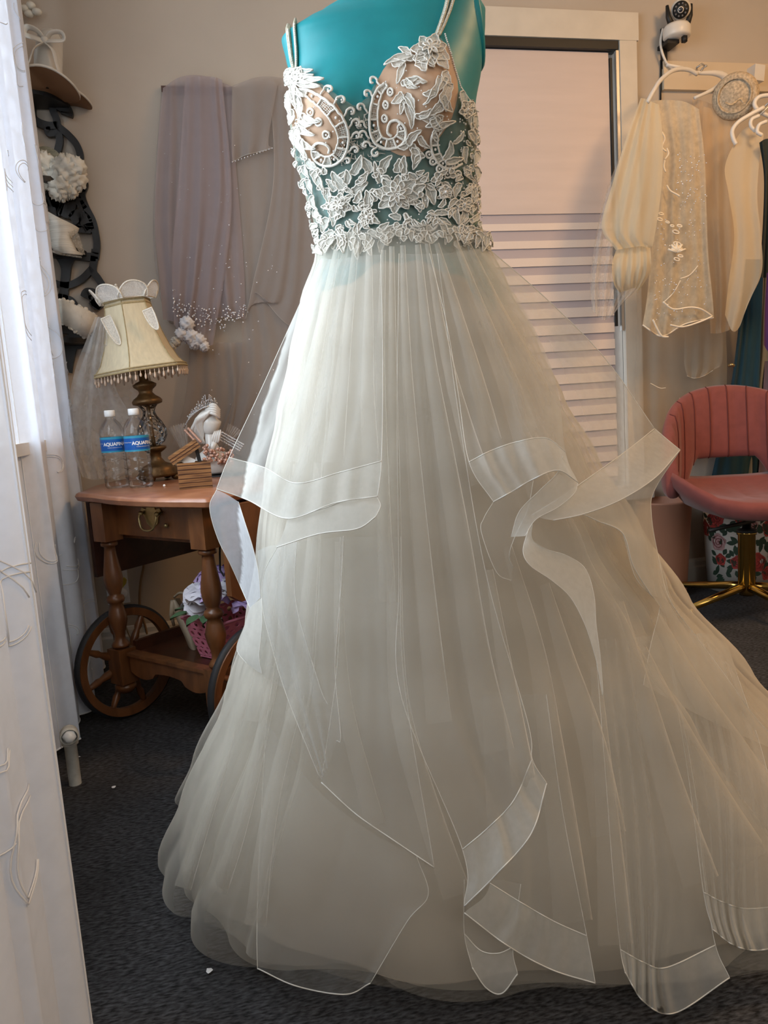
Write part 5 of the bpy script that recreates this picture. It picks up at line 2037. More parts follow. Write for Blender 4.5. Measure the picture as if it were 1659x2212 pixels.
def flat(pts, w, name='scroll', n=40, ends=None):
    """sawn flat scroll in the plane of the wall"""
    P = cr(pts, n)
    V = [at_y(x, y, YS) for x, y in P]
    W_ = [w * .0043] * n if not ends else [.0043 * (w + (ends - w) * (2 * k / (n - 1) - 1) ** 4) for k in range(n)]
    mb = MB()
    vs = []
    for k in range(n):
        a, b_ = V[max(k - 1, 0)], V[min(k + 1, n - 1)]
        t = (b_ - a).normalized()
        s = Vector((0, 1, 0)).cross(t).normalized()
        for dy, sg in ((-.009, -1), (-.009, 1), (.009, 1), (.009, -1)):
            vs.append(V[k] + s * (W_[k] * sg) + Vector((0, dy, 0)))
    mb.grid(vs, 4, n, cu=True)
    mb.f += [(0, 1, 2, 3), tuple((n - 1) * 4 + k for k in (3, 2, 1, 0))]
    mb.mi += [0, 0]
    mb.build(name, M_iron, etg, smooth=False)


flat([K1(*p) for p in ((150, 850), (300, 850), (440, 870), (540, 915), (575, 960), (570, 990))], 4.4)
flat([K1(*p) for p in ((270, 900), (280, 1000), (330, 1050), (420, 1080), (500, 1075))], 3.0)
flat([K1(*p) for p in ((450, 880), (455, 950), (480, 1010), (500, 1080), (580, 1150), (650, 1230), (685, 1320), (680, 1420), (705, 1520), (725, 1580), (700, 1660), (730, 1760), (790, 1880), (818, 2000), (828, 2100), (815, 2212))], 2.6, n=80)
flat([K1(*p) for p in ((400, 1090), (420, 1140), (490, 1140), (512, 1200), (495, 1290), (470, 1360))], 2.6)
flat([K1(*p) for p in ((340, 1560), (440, 1580), (560, 1610), (640, 1620), (720, 1600))], 3.4)
flat([K1(*p) for p in ((600, 1640), (660, 1700), (720, 1790))], 3.0)
flat([K1(*p) for p in ((390, 1720), (480, 1700), (560, 1720), (555, 1790), (520, 1840))], 7.5, ends=3)
flat([K1(*p) for p in ((420, 1800), (480, 1770), (540, 1790))], 7.5, ends=4)
flat([K1(*p) for p in ((620, 1900), (680, 1870), (715, 1910), (715, 1990))], 7.0, ends=5)
flat([K1(*p) for p in ((715, 1960), (760, 1935), (800, 1930))], 2.5)
flat([K1(*p) for p in ((440, 2165), (600, 2180), (700, 2190), (820, 2200))], 3.2)
flat([K2(*p) for p in ((815, 0), (805, 90), (795, 180), (835, 240), (875, 310), (880, 390), (850, 450), (820, 500))], 2.8, n=50)
flat([K2(*p) for p in ((560, 80), (565, 180), (555, 290), (545, 380), (530, 450))], 3.4, ends=7)
flat([K2(*p) for p in ((440, 270), (520, 300), (600, 300), (700, 250), (790, 160))], 2.6)
flat([K2(*p) for p in ((730, 410), (750, 370), (800, 380), (795, 430), (770, 440))], 4.0)
flat([K2(*p) for p in ((790, 430), (830, 470), (860, 430))], 4.0)
flat([K2(*p) for p in ((480, 640), (620, 650), (760, 660), (700, 760), (600, 800), (560, 940), (545, 1040))], 6.5)
flat([K2(*p) for p in ((500, 400), (620, 440), (640, 560))], 2.6)


def qshelf(px, py):
    z = at_y(px, py, YB - .05).z
    R = .14
    P = [(0, 0)] + [(R * math.cos(a), -R * math.sin(a)) for a in [k * math.pi / 2 / 16 for k in range(17)]]
    MB().prism(P, .016, Matrix.Translation((XL + .012, YB - .015, z))).build('shelf_board', M_iron, etg, smooth=False)
    return z


zs = [qshelf(130, 228), qshelf(120, 408), qshelf(140, 552), qshelf(150, 745)]
# hats and headpieces; each at its own distance in the corner
M_sat = mat('ivory satin', (.62, .58, .51), .45, var=.06, scale=20, sheen=.3)
M_brim = mat('brown felt underside', (.19, .095, .045), .7)
M_flw = mat('cream silk ruffle', (.74, .71, .63), .75, var=.1, scale=40)
M_straw = mat('white ribbed straw', (.70, .68, .62), .7, stretch=(1, 1, 60), var=.15, scale=6, bump=.5)
M_vnet = sheer('open black white hat net', (.60, .58, .52), .3, .7, 1.5, .3, var=.6, scale=160)


def brim_hat(lbl, c, d, rx, tilt, crown, bow):
    o = at_d(c[0], c[1], d)
    t = thing('brimmed_hat', lbl, 'hat', o)
    q_ = Matrix.Rotation(tilt[0], 3, ER) @ Matrix.Rotation(tilt[1], 3, EF)
    mb = MB()
    vs = []
    n = 40
    for r, z in ((.3, -.002), (1, -.010), (1.0, -.004), (.5, .004), (.42, .006)):
        for k in range(n):
            a = 2 * math.pi * k / n
            vs.append(o + q_ @ Vector((rx * r * math.cos(a), rx * r * math.sin(a), z - .012 * math.cos(2 * a) * r)))
    mb.grid(vs, n, 5, cu=True)
    mb.f.append(tuple(range(n)))
    mb.mi.append(0)
    mb.build('brim', M_sat, t)
    vs = [o + q_ @ Vector((rx * r * .985 * math.cos(2 * math.pi * k / n), rx * r * .985 * math.sin(2 * math.pi * k / n), -.0125 - .012 * math.cos(4 * math.pi * k / n) * r)) for r in (.05, .5, 1) for k in range(n)]
    MB().grid(vs, n, 3, cu=True).build('brim_lining', M_brim, t, label='brown felt brim lining')
    if crown:
        P = [(.42 * rx * 1.0, .0), (.43 * rx, crown * .5), (.39 * rx, crown * .85), (.25 * rx, crown * .98), (0, crown)]
        vs = [o + q_ @ Vector((r * (1 + .04 * math.sin(7 * 2 * math.pi * k / 32 + z * 40)) * math.cos(2 * math.pi * k / 32), r * math.sin(2 * math.pi * k / 32), z)) for r, z in P for k in range(32)]
        MB().grid(vs, 32, len(P), cu=True).build('crown', M_sat, t)
    if bow:
        def Q(x, y, z):
            return o + q_ @ Vector((x, y, z))
        for s in (-1, 1):
            P = [Q(.0, -.055, .105), Q(s * .02, -.075, .122), Q(s * .050, -.075, .128), Q(s * .056, -.07, .108), Q(s * .02, -.07, .100), Q(0, -.058, .102)]
            MB().tube(cr(P, 20), .010, 8, flat=.35).build('bow_loop', M_sat, t)
            P = [Q(0, -.058, .10), Q(s * .028, -.068, .07), Q(s * .04, -.066, .03), Q(s * .052, -.06, .0)]
            MB().tube(cr(P, 14), .010, 8, flat=.25).build('ribbon_tail', M_sat, t)
        MB().ball(Q(0, -.062, .104), .012, 10, 7).build('bow_knot', M_sat, t)
    return t


brim_hat('ivory brimmed hat with satin bow and brown underside on top of the corner shelf', (103, 182), 2.62, .098, (-.16, .10), .17, True)
brim_hat('second flat ivory brim with brown underside behind the bowed hat', (152, 213), 2.74, .068, (-.08, .02), .03, False)
o = at_d(62, 30, 2.72)
t = thing('hair_comb', 'cream floral spray standing behind the bowed hat at the top', 'headpiece', o)
for k in range(6):
    MB().ball(o + ER * rnd(-.04, .03) + Vector((0, 0, rnd(-.03, .03))), .016, 8, 6, (1, 1, .7)).build('rosette', M_flw, t)


def ruffle_ball(c, R, name, parent, seed, m=None):
    R_ = random.Random(seed)
    mb = MB()
    n, k = 26, 18
    vs = []
    for j in range(k):
        p_ = math.pi * (j + .5) / k
        for i in range(n):
            a = 2 * math.pi * i / n
            r = R * (1 + .20 * math.sin(5 * a + 3 * p_ + seed) * math.sin(7 * p_ + seed) + .14 * R_.uniform(-1, 1))
            vs.append(c + Vector((r * math.sin(p_) * math.cos(a), r * math.sin(p_) * math.sin(a), r * math.cos(p_))))
    mb.grid(vs, n, k, cu=True)
    return mb.build(name, m or M_flw, parent)


o = at_d(130, 400, 2.66)
t = thing('floral_hat', 'cream ruffled silk flower hat on the second board of the corner shelf', 'hat', o)
for k, (x, y, r) in enumerate(((92, 355, 24), (98, 385, 22), (120, 372, 26), (145, 365, 26), (132, 395, 26), (160, 385, 24), (165, 360, 18), (128, 412, 20), (150, 408, 18))):
    ruffle_ball(at_d(x, y, 2.66 + .01 * (k % 3)), r / 1661 * 2.66, 'silk_ruffle', t, k)
mb = MB()
P = [at_d(x, y, 2.70) for x, y in cr([(78, 318), (100, 316), (122, 326), (134, 342)], 14)] + [at_d(x, y, 2.69) for x, y in cr([(76, 336), (98, 340), (118, 348), (130, 352)], 14)]
mb.grid(P, 14, 2).build('net_band', mat('grey green net band', (.24, .23, .17), .8, var=.3, scale=80), t)
o = at_d(140, 520, 2.66)
t = thing('straw_hat', 'white ribbed straw hat with turned brim on the third shelf board', 'hat', o)
rows = [[(80, 450), (102, 456), (140, 478), (168, 492)], [(84, 476), (110, 480), (145, 494), (166, 498)], [(90, 505), (115, 506), (142, 510), (150, 514)], [(96, 528), (120, 530), (150, 536), (164, 545)], [(106, 540), (130, 546), (156, 550), (178, 552)]]
P = []
for j, r in enumerate(rows):
    q_ = cr(r, 20)
    for i, (x, y) in enumerate(q_):
        P.append(at_d(x, y, 2.70 - .075 * math.sin(math.pi * (i + 2) / 23) - (.02 if j > 2 else 0)))
ob = MB().grid(P, 20, 5).build('crown', M_straw, t)
sm_ = ob.modifiers.new('thick', 'SOLIDIFY')
sm_.thickness = .006
P = [at_d(x, y, 2.63 + .03 * k) for k, r in enumerate(([(146, 500), (156, 516), (165, 535), (176, 550)], [(166, 494), (172, 512), (178, 530), (184, 550)])) for x, y in cr(r, 12)]
MB().grid(P, 12, 2).build('hat_net', M_vnet, t)
MB().tube([at_d(x, y, 2.60) for x, y in cr([(108, 542), (130, 549), (150, 552), (176, 556)], 24)], .003, 5).build('braid_trim', M_vnet, t)
o = at_d(160, 690, 2.62)
t = thing('lace_pillbox_hat', 'pale lace covered pillbox hat tilted on the shelf behind the lamp veil', 'hat', o)
rows = [[(118, 648), (150, 652), (180, 668), (200, 680)], [(118, 668), (150, 676), (178, 690), (197, 700)], [(120, 690), (148, 702), (166, 716), (180, 726)]]
P = [at_d(x, y, 2.64 - .05 * math.sin(math.pi * (i + 1) / 21)) for r in rows for i, (x, y) in enumerate(cr(r, 20))]
ob = MB().grid(P, 20, 3).build('hat_band', M_flw, t)
sm_ = ob.modifiers.new('thick', 'SOLIDIFY')
sm_.thickness = .02
mb0 = MB().ball((0, 0, 0), .0085, 8, 4, (1, .3, 1)).build('lace_petal', M_flw)
for k in range(40):
    u, v = (k % 10) / 9, (k // 10) / 3
    p_ = P[int(u * 19)] * (1 - v) + P[40 + int(u * 19)] * v
    d_ = mb0 if k == 0 else mb0.copy()
    if k:
        COL.objects.link(d_)
    d_.location = p_ + (CO - p_).normalized() * .016 + Vector((rnd(-.004, .004), 0, rnd(-.004, .004)))
    d_.rotation_euler = (rnd(-.4, .4), rnd(0, 3), rnd(-.4, .4))
    put(d_, t)

# ---- veils pinned to the back wall
M_vmauve = sheer('mauve grey tulle', (.47, .40, .415), .62, .88, 1.6, .3, var=.04, scale=12)
M_vgrey = sheer('grey ivory tulle', (.47, .415, .385), .60, .86, 1.6, .3, var=.03, scale=12)
M_vedge = mat('thin silver edge cord', (.46, .43, .40), .4, .2)
M_seq = mat('clear sequin', (.85, .85, .88), .12, .6)
yv = YB - .03


def wall_sheet(name, m, rows, parent, out=.03, **k):
    """like sheet() but hung just off the back wall"""
    rows = [[(x, y, (at_y(x, y, YB - .012 - o_) - CO).dot(EF)) for x, y in pts_] for o_, pts_ in rows]
    return sheet(name, m, rows, parent, **k)


pk = thing('veil_hook_rail', 'short wooden rail hidden under the two wall veils', 'rail', at_y(480, 190, YB - .02))
MB().box(at_y(432, 196, YB - .010), (.26, .018, .022)).build('rail', M_wdd, pk, smooth=False)
v1 = thing('wall_veil', 'left mauve tulle veil on the back wall with white rosettes at its hem', 'veil', at_y(430, 170, YB - .03))
wall_sheet('tulle', M_vmauve, [(.025, ((352, 190), (390, 166), (440, 164), (500, 186))), (.04, ((342, 300), (400, 300), (450, 300), (505, 300))), (.045, ((335, 480), (400, 480), (460, 480), (520, 480))), (.05, ((345, 600), (410, 612), (470, 610), (528, 600))), (.05, ((352, 690), (420, 700), (480, 685), (530, 690)))], v1, nu=120, nv=40, rip=.014, rn=4.4, seed=5)
wall_sheet('tulle', M_vmauve, [(.045, ((400, 168), (430, 165), (460, 166), (480, 172))), (.06, ((385, 400), (430, 400), (470, 400), (500, 400))), (.06, ((372, 560), (420, 570), (450, 570), (490, 560))), (.065, ((376, 700), (400, 740), (430, 752), (460, 745)))], v1, nu=90, nv=40, rip=.014, rn=3.2, seed=8)
wall_sheet('tulle', M_vgrey, [(.01, ((348, 200), (360, 195), (370, 190), (380, 186))), (.02, ((330, 480), (345, 480), (355, 480), (365, 480))), (.02, ((345, 640), (360, 690), (375, 700), (380, 690)))], v1, nu=40, nv=30, rip=.012, rn=3, seed=2)
for k, (x, y, r) in enumerate(((404, 700, 15), (392, 722, 13), (412, 728, 15), (430, 736, 14), (380, 738, 10), (440, 748, 11), (372, 748, 9), (420, 742, 12))):
    ruffle_ball(at_y(x, y, YB - .085), r / 1661 * 2.75, 'rosette', v1, 30 + k, M_sat if k in (4, 6) else mat('white silk rosette', (.80, .80, .84), .7))
mb = MB()
R_ = random.Random(2)
for k in range(150):
    u = R_.random()
    x = 372 + 160 * u
    y = 655 + 30 * math.sin(u * 3.1) + R_.gauss(0, 12) + (10 if u > .6 else 0)
    mb.ball(at_y(x, y, YB - .085), R_.uniform(.0018, .0042), 6, 4)
for k in range(26):
    mb.ball(at_y(R_.uniform(345, 520), R_.uniform(280, 640), YB - .075), .0018, 6, 4)
mb.build('sequins', M_seq, v1, kind='stuff', label='scattered glittering sequins')
v2 = thing('wall_veil', 'right grey tulle veil on the back wall with beaded zigzag edges', 'veil', at_y(580, 170, YB - .03))
wall_sheet('tulle', M_vgrey, [(.03, ((500, 186), (560, 166), (620, 170), (690, 188))), (.035, ((500, 380), (580, 380), (660, 380), (720, 380))), (.04, ((515, 600), (580, 600), (660, 600), (730, 600))), (.04, ((520, 800), (600, 810), (660, 810), (740, 800))), (.04, ((470, 960), (560, 1000), (640, 1000), (740, 1000)))], v2, nu=130, nv=40, rip=.014, rn=4.6, seed=15)
wall_sheet('tulle', M_vgrey, [(.05, ((502, 190), (540, 172), (570, 172), (600, 180))), (.055, ((500, 290), (535, 285), (565, 290), (580, 300))), (.055, ((502, 350), (530, 335), (560, 328), (588, 320)))], v2, nu=40, nv=24, rip=.012, rn=3, seed=25, cords=(2,), cm=M_vedge, crad=.0016)
wall_sheet('tulle', M_vgrey, [(.045, ((585, 190), (620, 180), (650, 186), (690, 196))), (.05, ((590, 400), (620, 420), (650, 420), (700, 400))), (.05, ((545, 620), (590, 640), (640, 620), (700, 600))), (.05, ((530, 690), (552, 632), (620, 700), (690, 720)))], v2, nu=60, nv=40, rip=.014, rn=4, seed=27, cords=('l', 3), cm=M_vedge, crad=.0007)
wall_sheet('tulle', M_vgrey, [(.02, ((410, 740), (450, 740), (490, 740), (530, 740))), (.03, ((400, 860), (450, 860), (500, 860), (540, 860))), (.03, ((372, 960), (430, 980), (480, 980), (520, 980)))], v2, nu=60, nv=24, rip=.014, rn=4, seed=37)
mb = MB()
for k in range(60):
    mb.ball(at_y(R_.uniform(450, 600), R_.uniform(480, 950), YB - .085), R_.uniform(.0012, .003), 6, 4)
for k in range(14):
    mb.ball(at_y(502 + 86 * k / 13, 350 - 30 * k / 13, YB - .08), .0025, 6, 4)
mb.build('sequins', M_seq, v2, kind='stuff', label='scattered glittering sequins')
# ================================================================== right side: security camera, rack of veils
M_wpl = mat('white hard plastic', (.74, .70, .64), .35)
cam_o = at_y(1462, 72, YB - .07)
sc_ = thing('security_camera', 'white and black swivel security camera on a black bracket high on the wall', 'camera', cam_o)
b = MB()
p0, p1 = at_y(1434, 62, YB - .006), at_y(1434, 150, YB - .006)
b.box((p0 + p1) / 2, (.022, .012, (p0 - p1).z))
b.build('bracket', M_blk, sc_, smooth=False)
MB().box(cam_o + Vector((-.015, .035, -.028)), (.05, .07, .014)).build('bracket_arm', M_blk, sc_, smooth=False)
b = MB()
b.lathe([(0, -.018), (.047, -.018), (.051, -.012), (.051, .018), (.044, .028), (0, .030)], 32, cam_o)
b.build('camera_base', M_wpl, sc_)
hd = cam_o + Vector((.018, 0, .085))
for s in (-1, 1):
    c0 = cam_o + ER * (.01 + s * .028) + Vector((0, 0, .026))
    MB().tube([c0, c0 + ER * (s * .014) + Vector((0, 0, .035)), c0 + ER * (s * .018) + Vector((0, 0, .075))], [.013, .010, .006], 8).build('yoke_arm', M_blk, sc_)
fcd = (CO - hd).normalized()
hb_ = MB().ball(hd, .037, 24, 16).build('camera_head', M_wpl, sc_)
MB().lathe([(.030, .026), (.030, .036), (.0, .036)], 28, hd, axis=fcd).build('face_plate', M_blk, hb_)
MB().lathe([(.011, .035), (.011, .042), (.008, .044)], 20, hd, axis=fcd).build('lens_ring', M_wpl, hb_)
MB().lathe([(.008, .040), (0, .044)], 16, hd, axis=fcd).build('lens', mat('lens glass', (.02, .02, .03), .08, coat=1), hb_)
led = MB()
qf = Vector((0, 0, 1)).rotation_difference(fcd)
for k in range(10):
    a = 2 * math.pi * k / 10
    led.ball(hd + qf @ Vector((.021 * math.cos(a), .021 * math.sin(a), .037)), .0038, 8, 4)
led.build('infrared_lights', mat('grey led', (.16, .16, .17), .2), hb_, kind='stuff')
MB().box(cam_o + Vector((.012, -.03, -.034)), (.016, .016, .022)).build('mount_screw', M_blk, sc_)
MB().tube([at_y(x, y, YB - .03) for x, y in cr([(1432, 62), (1427, 88), (1430, 112), (1440, 136), (1452, 148)], 24)], .0048, 8).build('cable', M_wpl, sc_)
MB().tube([at_y(1428, 130, YB - .006), at_y(1427, 216, YB - .006)], .0035, 6).build('black_cable', M_blk, sc_)
# pegboard rail on the wall
M_bd = mat('cream painted board', (.64, .53, .39), .7)
p0, p1 = at_y(1428, 168, YB), at_y(1700, 172, YB)
rk = thing('wall_hook_board', 'cream board with pegs fixed to the back wall under the security camera', 'hook board', (p0 + p1) / 2)
MB().box(((p0.x + p1.x) / 2, YB - .01, (p0.z + p1.z) / 2), (p1.x - p0.x, .02, .105)).build('board', M_bd, rk, smooth=False)
c = at_y(1632, 162, YB - .045)
MB().box(c, (.045, .05, .06), Matrix.Rotation(.1, 3, 'Y')).build('end_block', M_wpl, rk, smooth=False)
MB().tube([at_y(1505, 152, YB - .02), at_y(1505, 146, YB - .06), at_y(1516, 138, YB - .06), at_y(1524, 143, YB - .055)], .0035, 8).build('wire_peg', M_chan, rk)
# clothes rail on the right with crowded hangers
r0_, r1_ = Vector((2.40, 2.62, 2.02)), Vector((2.98, 2.62, 2.02))
cr_ail = thing('clothes_rail', 'dark metal clothes rail across the right corner carrying the crowded gowns', 'clothes rail', (r0_ + r1_) / 2)
MB().tube([r0_, r1_], .013, 12).build('rail', M_blk, cr_ail)
MB().tube([r0_, r0_ + Vector((0, .30, 0))], .010, 10).build('rail_bracket', M_blk, cr_ail)


def px_tube(name, m, pts, r, parent, n=30, flat=1.0):
    return MB().tube([at_d(*p_) for p_ in cr(pts, n)], r, 8, flat=flat).build(name, m, parent)


dw = 3.08      # level distance of the hanging veils
h1 = thing('clothes_hanger', 'wide white plastic hanger hanging from the wire peg on the board', 'hanger', at_d(1490, 160, dw))
px_tube('shoulder', M_wpl, [(1398, 222, dw - .1), (1412, 196, dw - .1), (1428, 172, dw - .08), (1455, 152, dw - .05), (1485, 150, dw - .02), (1506, 160, dw)], .008, h1)
px_tube('shoulder', M_wpl, [(1440, 140, dw - .03), (1475, 147, dw - .02), (1505, 157, dw), (1545, 158, dw + .02), (1566, 166, dw + .04), (1560, 180, dw + .03), (1535, 196, dw), (1500, 212, dw - .02)], [.006 + .008 * math.exp(-((k - 17) / 6) ** 2) for k in range(30)], h1)
px_tube('hook', M_chan, [(1512, 158, dw), (1518, 148, dw), (1526, 142, dw - .02)], .004, h1, 12)

M_y = sheer('yellowed ivory tulle', (.84, .75, .56), .66, .90, 1.2, .4, var=.05, scale=6)
M_yl = sheer('cream lace on net', (.86, .76, .58), .60, .92, 1.5, .4, var=.16, scale=45)
M_pe = sheer('peach net', (.78, .61, .43), .55, .85, 1.3, .4, var=.05, scale=8)
M_gv = sheer('grey beige tulle', (.60, .53, .43), .46, .8, 1.3, .35, var=.05, scale=10)
M_pl = mat('cream pearl embroidery', (.85, .76, .62), .3, coat=.3)
g1 = thing('tulle_veil_gown', 'yellowed puffy tulle veil draped from the white hanger beside the shaded window', 'veil', at_d(1380, 400, dw - .1))
d1 = dw - .10
sheet('tulle', M_y, RD([(d1, ((1384, 212), (1396, 214), (1408, 220), (1424, 226))), (d1 - .03, ((1352, 300), (1376, 300), (1400, 305), (1432, 310))), (d1 - .05, ((1322, 400), (1355, 405), (1390, 410), (1428, 415))), (d1 - .06, ((1300, 490), (1340, 495), (1375, 500), (1412, 520))), (d1 - .05, ((1330, 540), (1360, 535), (1385, 532), (1406, 536)))]), g1, rip=.030, rn=2.6, seed=3, nu=80)
sheet('tulle', M_veil, RD([(d1 + .03, ((1345, 320), (1355, 322), (1365, 325), (1380, 330))), (d1 + .02, ((1302, 440), (1325, 445), (1350, 450), (1385, 455))), (d1, ((1276, 590), (1305, 600), (1340, 605), (1385, 600))), (d1, ((1278, 668), (1300, 690), (1318, 686), (1340, 660)))]), g1, rip=.03, rn=5, seed=4, nu=70)
sheet('tulle', M_y, RD([(d1, ((1335, 530), (1355, 528), (1380, 526), (1405, 530))), (d1 - .07, ((1322, 570), (1350, 575), (1380, 570), (1406, 560))), (d1 - .06, ((1326, 612), (1350, 610), (1375, 600), (1404, 590))), (d1 - .02, ((1338, 632), (1352, 628), (1372, 622), (1376, 634)))]), g1, rip=.04, rn=4, seed=6, nu=60)
g2 = thing('lace_train', 'cream lace train with pearl flowers and sequins hanging below the white hanger', 'lace train', at_d(1470, 480, dw - .05))
d2 = dw - .05
sheet('lace', M_yl, RD([(d2, ((1402, 218), (1440, 216), (1480, 220), (1510, 236))), (d2 - .02, ((1420, 330), (1455, 330), (1490, 335), (1522, 340))), (d2 - .03, ((1418, 440), (1450, 445), (1490, 450), (1526, 450))), (d2 - .03, ((1406, 550), (1450, 555), (1495, 555), (1530, 552))), (d2 - .03, ((1398, 640), (1440, 660), (1490, 660), (1540, 650))), (d2 - .03, ((1388, 702), (1430, 726), (1480, 700), (1542, 686)))]), g2, rip=.02, rn=5, seed=7, nu=80, nv=60, cords=(5,), cm=M_pl, crad=.003)
px_tube('scallop_cord', M_pl, [(1432, 652, d2 - .06), (1455, 668, d2 - .06), (1490, 664, d2 - .06), (1515, 668, d2 - .06), (1540, 684, d2 - .05)], .0036, g2)
px_tube('scallop_cord', M_pl, [(1410, 690, d2 - .06), (1428, 724, d2 - .06), (1444, 728, d2 - .06)], .0036, g2)
px_tube('scallop_cord', M_pl, [(1448, 702, d2 - .06), (1475, 706, d2 - .06), (1510, 696, d2 - .06), (1538, 684, d2 - .06)], .0036, g2)
px_tube('scallop_cord', M_pl, [(1470, 602, d2 - .05), (1490, 594, d2 - .05), (1508, 574, d2 - .05)], .0022, g2)
px_tube('scallop_cord', M_pl, [(1432, 655, d2 - .05), (1455, 632, d2 - .05), (1470, 606, d2 - .05)], .0022, g2)
fl = None
for k in range(9):
    a = .35 + (math.pi - .7) * k / 8
    L = 14 if k % 2 else 20
    o_ = px_tube('pearl_petal', M_pl, [(1462, 545, d2 - .06), (1462 - L * .5 * math.cos(a), 545 - L * .5 * math.sin(a), d2 - .065), (1462 - L * math.cos(a), 545 - L * math.sin(a), d2 - .06)], .0042, g2, 8)
for x, y, r in ((1463, 527, 8), (1425, 474, 6), (1460, 501, 7), (1468, 488, 5), (1462, 560, 6), (1470, 553, 5), (1428, 462, 5), (1442, 480, 4), (1452, 488, 4)):
    MB().tube([at_d(x + r * math.cos(t_ * math.pi / 6), y + r * .55 * math.sin(t_ * math.pi / 6 + .4), d2 - .06) for t_ in range(12)], .0026, 6, closed=True).build('pearl_loop', M_pl, g2)
for pts_ in ([(1430, 285, 0), (1436, 300, 0), (1430, 318, 0), (1440, 328, 0)], [(1440, 400, 0), (1448, 412, 0), (1462, 420, 0), (1468, 424, 0)], [(1440, 320, 0), (1444, 332, 0), (1436, 345, 0)], [(1436, 346, 0), (1434, 360, 0), (1438, 372, 0)]):
    px_tube('pearl_vine', M_pl, [(x, y, d2 - .055) for x, y, _ in pts_], .0034, g2, 14)
mb = MB()
R_ = random.Random(9)
for k in range(190):
    x = R_.uniform(1412, 1528)
    y = R_.choice((R_.uniform(330, 460), R_.uniform(470, 620), R_.uniform(600, 700)))
    if y < 460 and x < 1460:
        x += 50
    mb.ball(at_d(x, y, d2 - .06), R_.uniform(.0014, .0034), 6, 4)
mb.build('sequins', M_seq, g2, kind='stuff', label='glittering sequins')
g3 = thing('long_tulle_veil', 'long grey beige tulle veil with beaded edge hanging under the lace train', 'veil', at_d(1450, 800, dw + .02))
d3 = dw + .11
wall_sheet('tulle', M_gv, [(.10, ((1375, 610), (1420, 600), (1480, 600), (1560, 600))), (.07, ((1376, 720), (1430, 730), (1490, 730), (1568, 720))), (.04, ((1372, 840), (1430, 850), (1500, 850), (1570, 840))), (.035, ((1380, 960), (1430, 985), (1490, 990), (1562, 960)))], g3, nu=110, rip=.014, rn=4.4, seed=11)
sheet('tulle', M_gv, RD([(d3 - .09, ((1480, 700), (1510, 700), (1535, 700), (1560, 690))), (d3 - .03, ((1478, 780), (1505, 790), (1530, 790), (1560, 780))), (d3 - .03, ((1484, 812), (1500, 817), (1520, 812), (1540, 800)))]), g3, rip=.015, rn=3, seed=12, nu=40, cords=(2,), cm=M_pl)
px_tube('beaded_edge', M_pl, [(1468, 860, d3 - .02), (1490, 885, d3 - .02), (1502, 905, d3 - .02), (1486, 922, d3 - .02), (1470, 935, d3 - .02)], .0022, g3)
px_tube('beaded_edge', M_pl, [(1405, 828, d3 - .05), (1425, 838, d3 - .05), (1438, 838, d3 - .05)], .0018, g3)
g4 = thing('peach_net_veil', 'warm peach net veil hanging below the round lace cap', 'veil', at_d(1560, 500, dw))
d4 = dw + .0
sheet('tulle', M_pe, RD([(d4, ((1520, 230), (1545, 236), (1570, 240), (1600, 246))), (d4 - .01, ((1515, 350), (1545, 350), (1570, 350), (1598, 350))), (d4 - .02, ((1520, 480), (1545, 480), (1570, 480), (1600, 480))), (d4 - .02, ((1530, 620), (1552, 620), (1575, 620), (1600, 620))), (d4 - .02, ((1535, 720), (1552, 720), (1570, 715), (1590, 705)))]), g4, rip=.02, rn=2.4, seed=14, nu=70)
sheet('tulle', M_pe, RD([(d4 + .03, ((1496, 210), (1510, 215), (1525, 220), (1540, 226))), (d4 + .03, ((1490, 330), (1505, 330), (1520, 330), (1540, 330))), (d4 + .03, ((1500, 450), (1515, 450), (1530, 450), (1550, 450)))]), g4, rip=.02, rn=3, seed=15, nu=40)
cp = at_d(1588, 208, dw - .04)
cap = thing('bridal_headdress', 'round beige lace bridal cap hung on the board beside the hanger', 'headpiece', cp)
ax_ = (CO - cp).normalized() + ER * -.15 + Vector((0, 0, .1))
M_lc = mat('beige lace', (.50, .40, .28), .8, var=.35, scale=120, bump=.6)
MB().lathe([(.078, -.03), (.082, -.005), (.076, .012), (.060, .022), (.055, .016), (.04, .026), (0, .032)], 32, cp, axis=ax_).build('cap_crown', M_lc, cap)
q_ = Vector((0, 0, 1)).rotation_difference(ax_)
MB().tube([cp + q_ @ Vector((.058 * math.cos(k * math.pi / 12), .058 * math.sin(k * math.pi / 12), .022)) for k in range(24)], .004, 6, closed=True).build('cap_cord', M_lc, cap)
px_tube('cap_tie', M_lc, [(1566, 222, dw - .1), (1580, 226, dw - .1), (1598, 214, dw - .1), (1606, 222, dw - .1)], .004, cap)
# crowded hangers at the right edge
dh = 2.98
for k, pts_ in enumerate(([(1700, 205), (1655, 206), (1636, 212), (1630, 226), (1640, 240), (1662, 252)], [(1650, 232), (1620, 248), (1595, 264), (1582, 282), (1584, 300), (1590, 312)], [(1640, 250), (1624, 258), (1622, 272), (1632, 284)], [(1656, 262), (1640, 270), (1636, 285), (1646, 292)])):
    hh = thing('clothes_hanger', ('topmost white tubular hanger at the right edge above the crowded gowns', 'white hanger lowest and farthest left among those at the right edge', 'small looped white hanger in the middle of those at the right edge', 'white hanger end below the topmost one at the right edge')[k], 'hanger', at_d(pts_[0][0], pts_[0][1], dh), 0)
    px_tube('hanger_arm', M_wpl, [(x, y, dh - .02 * k) for x, y in pts_], .0078 - .001 * (k > 1), hh)
    MB().tube([at_d(pts_[0][0], pts_[0][1], dh - .02 * k), at_d(pts_[0][0] + 30, pts_[0][1] - 30, dh - .02), at_d(pts_[0][0] + 30, pts_[0][1] - 60, dh)], .003, 6).build('hook', M_chan, hh)
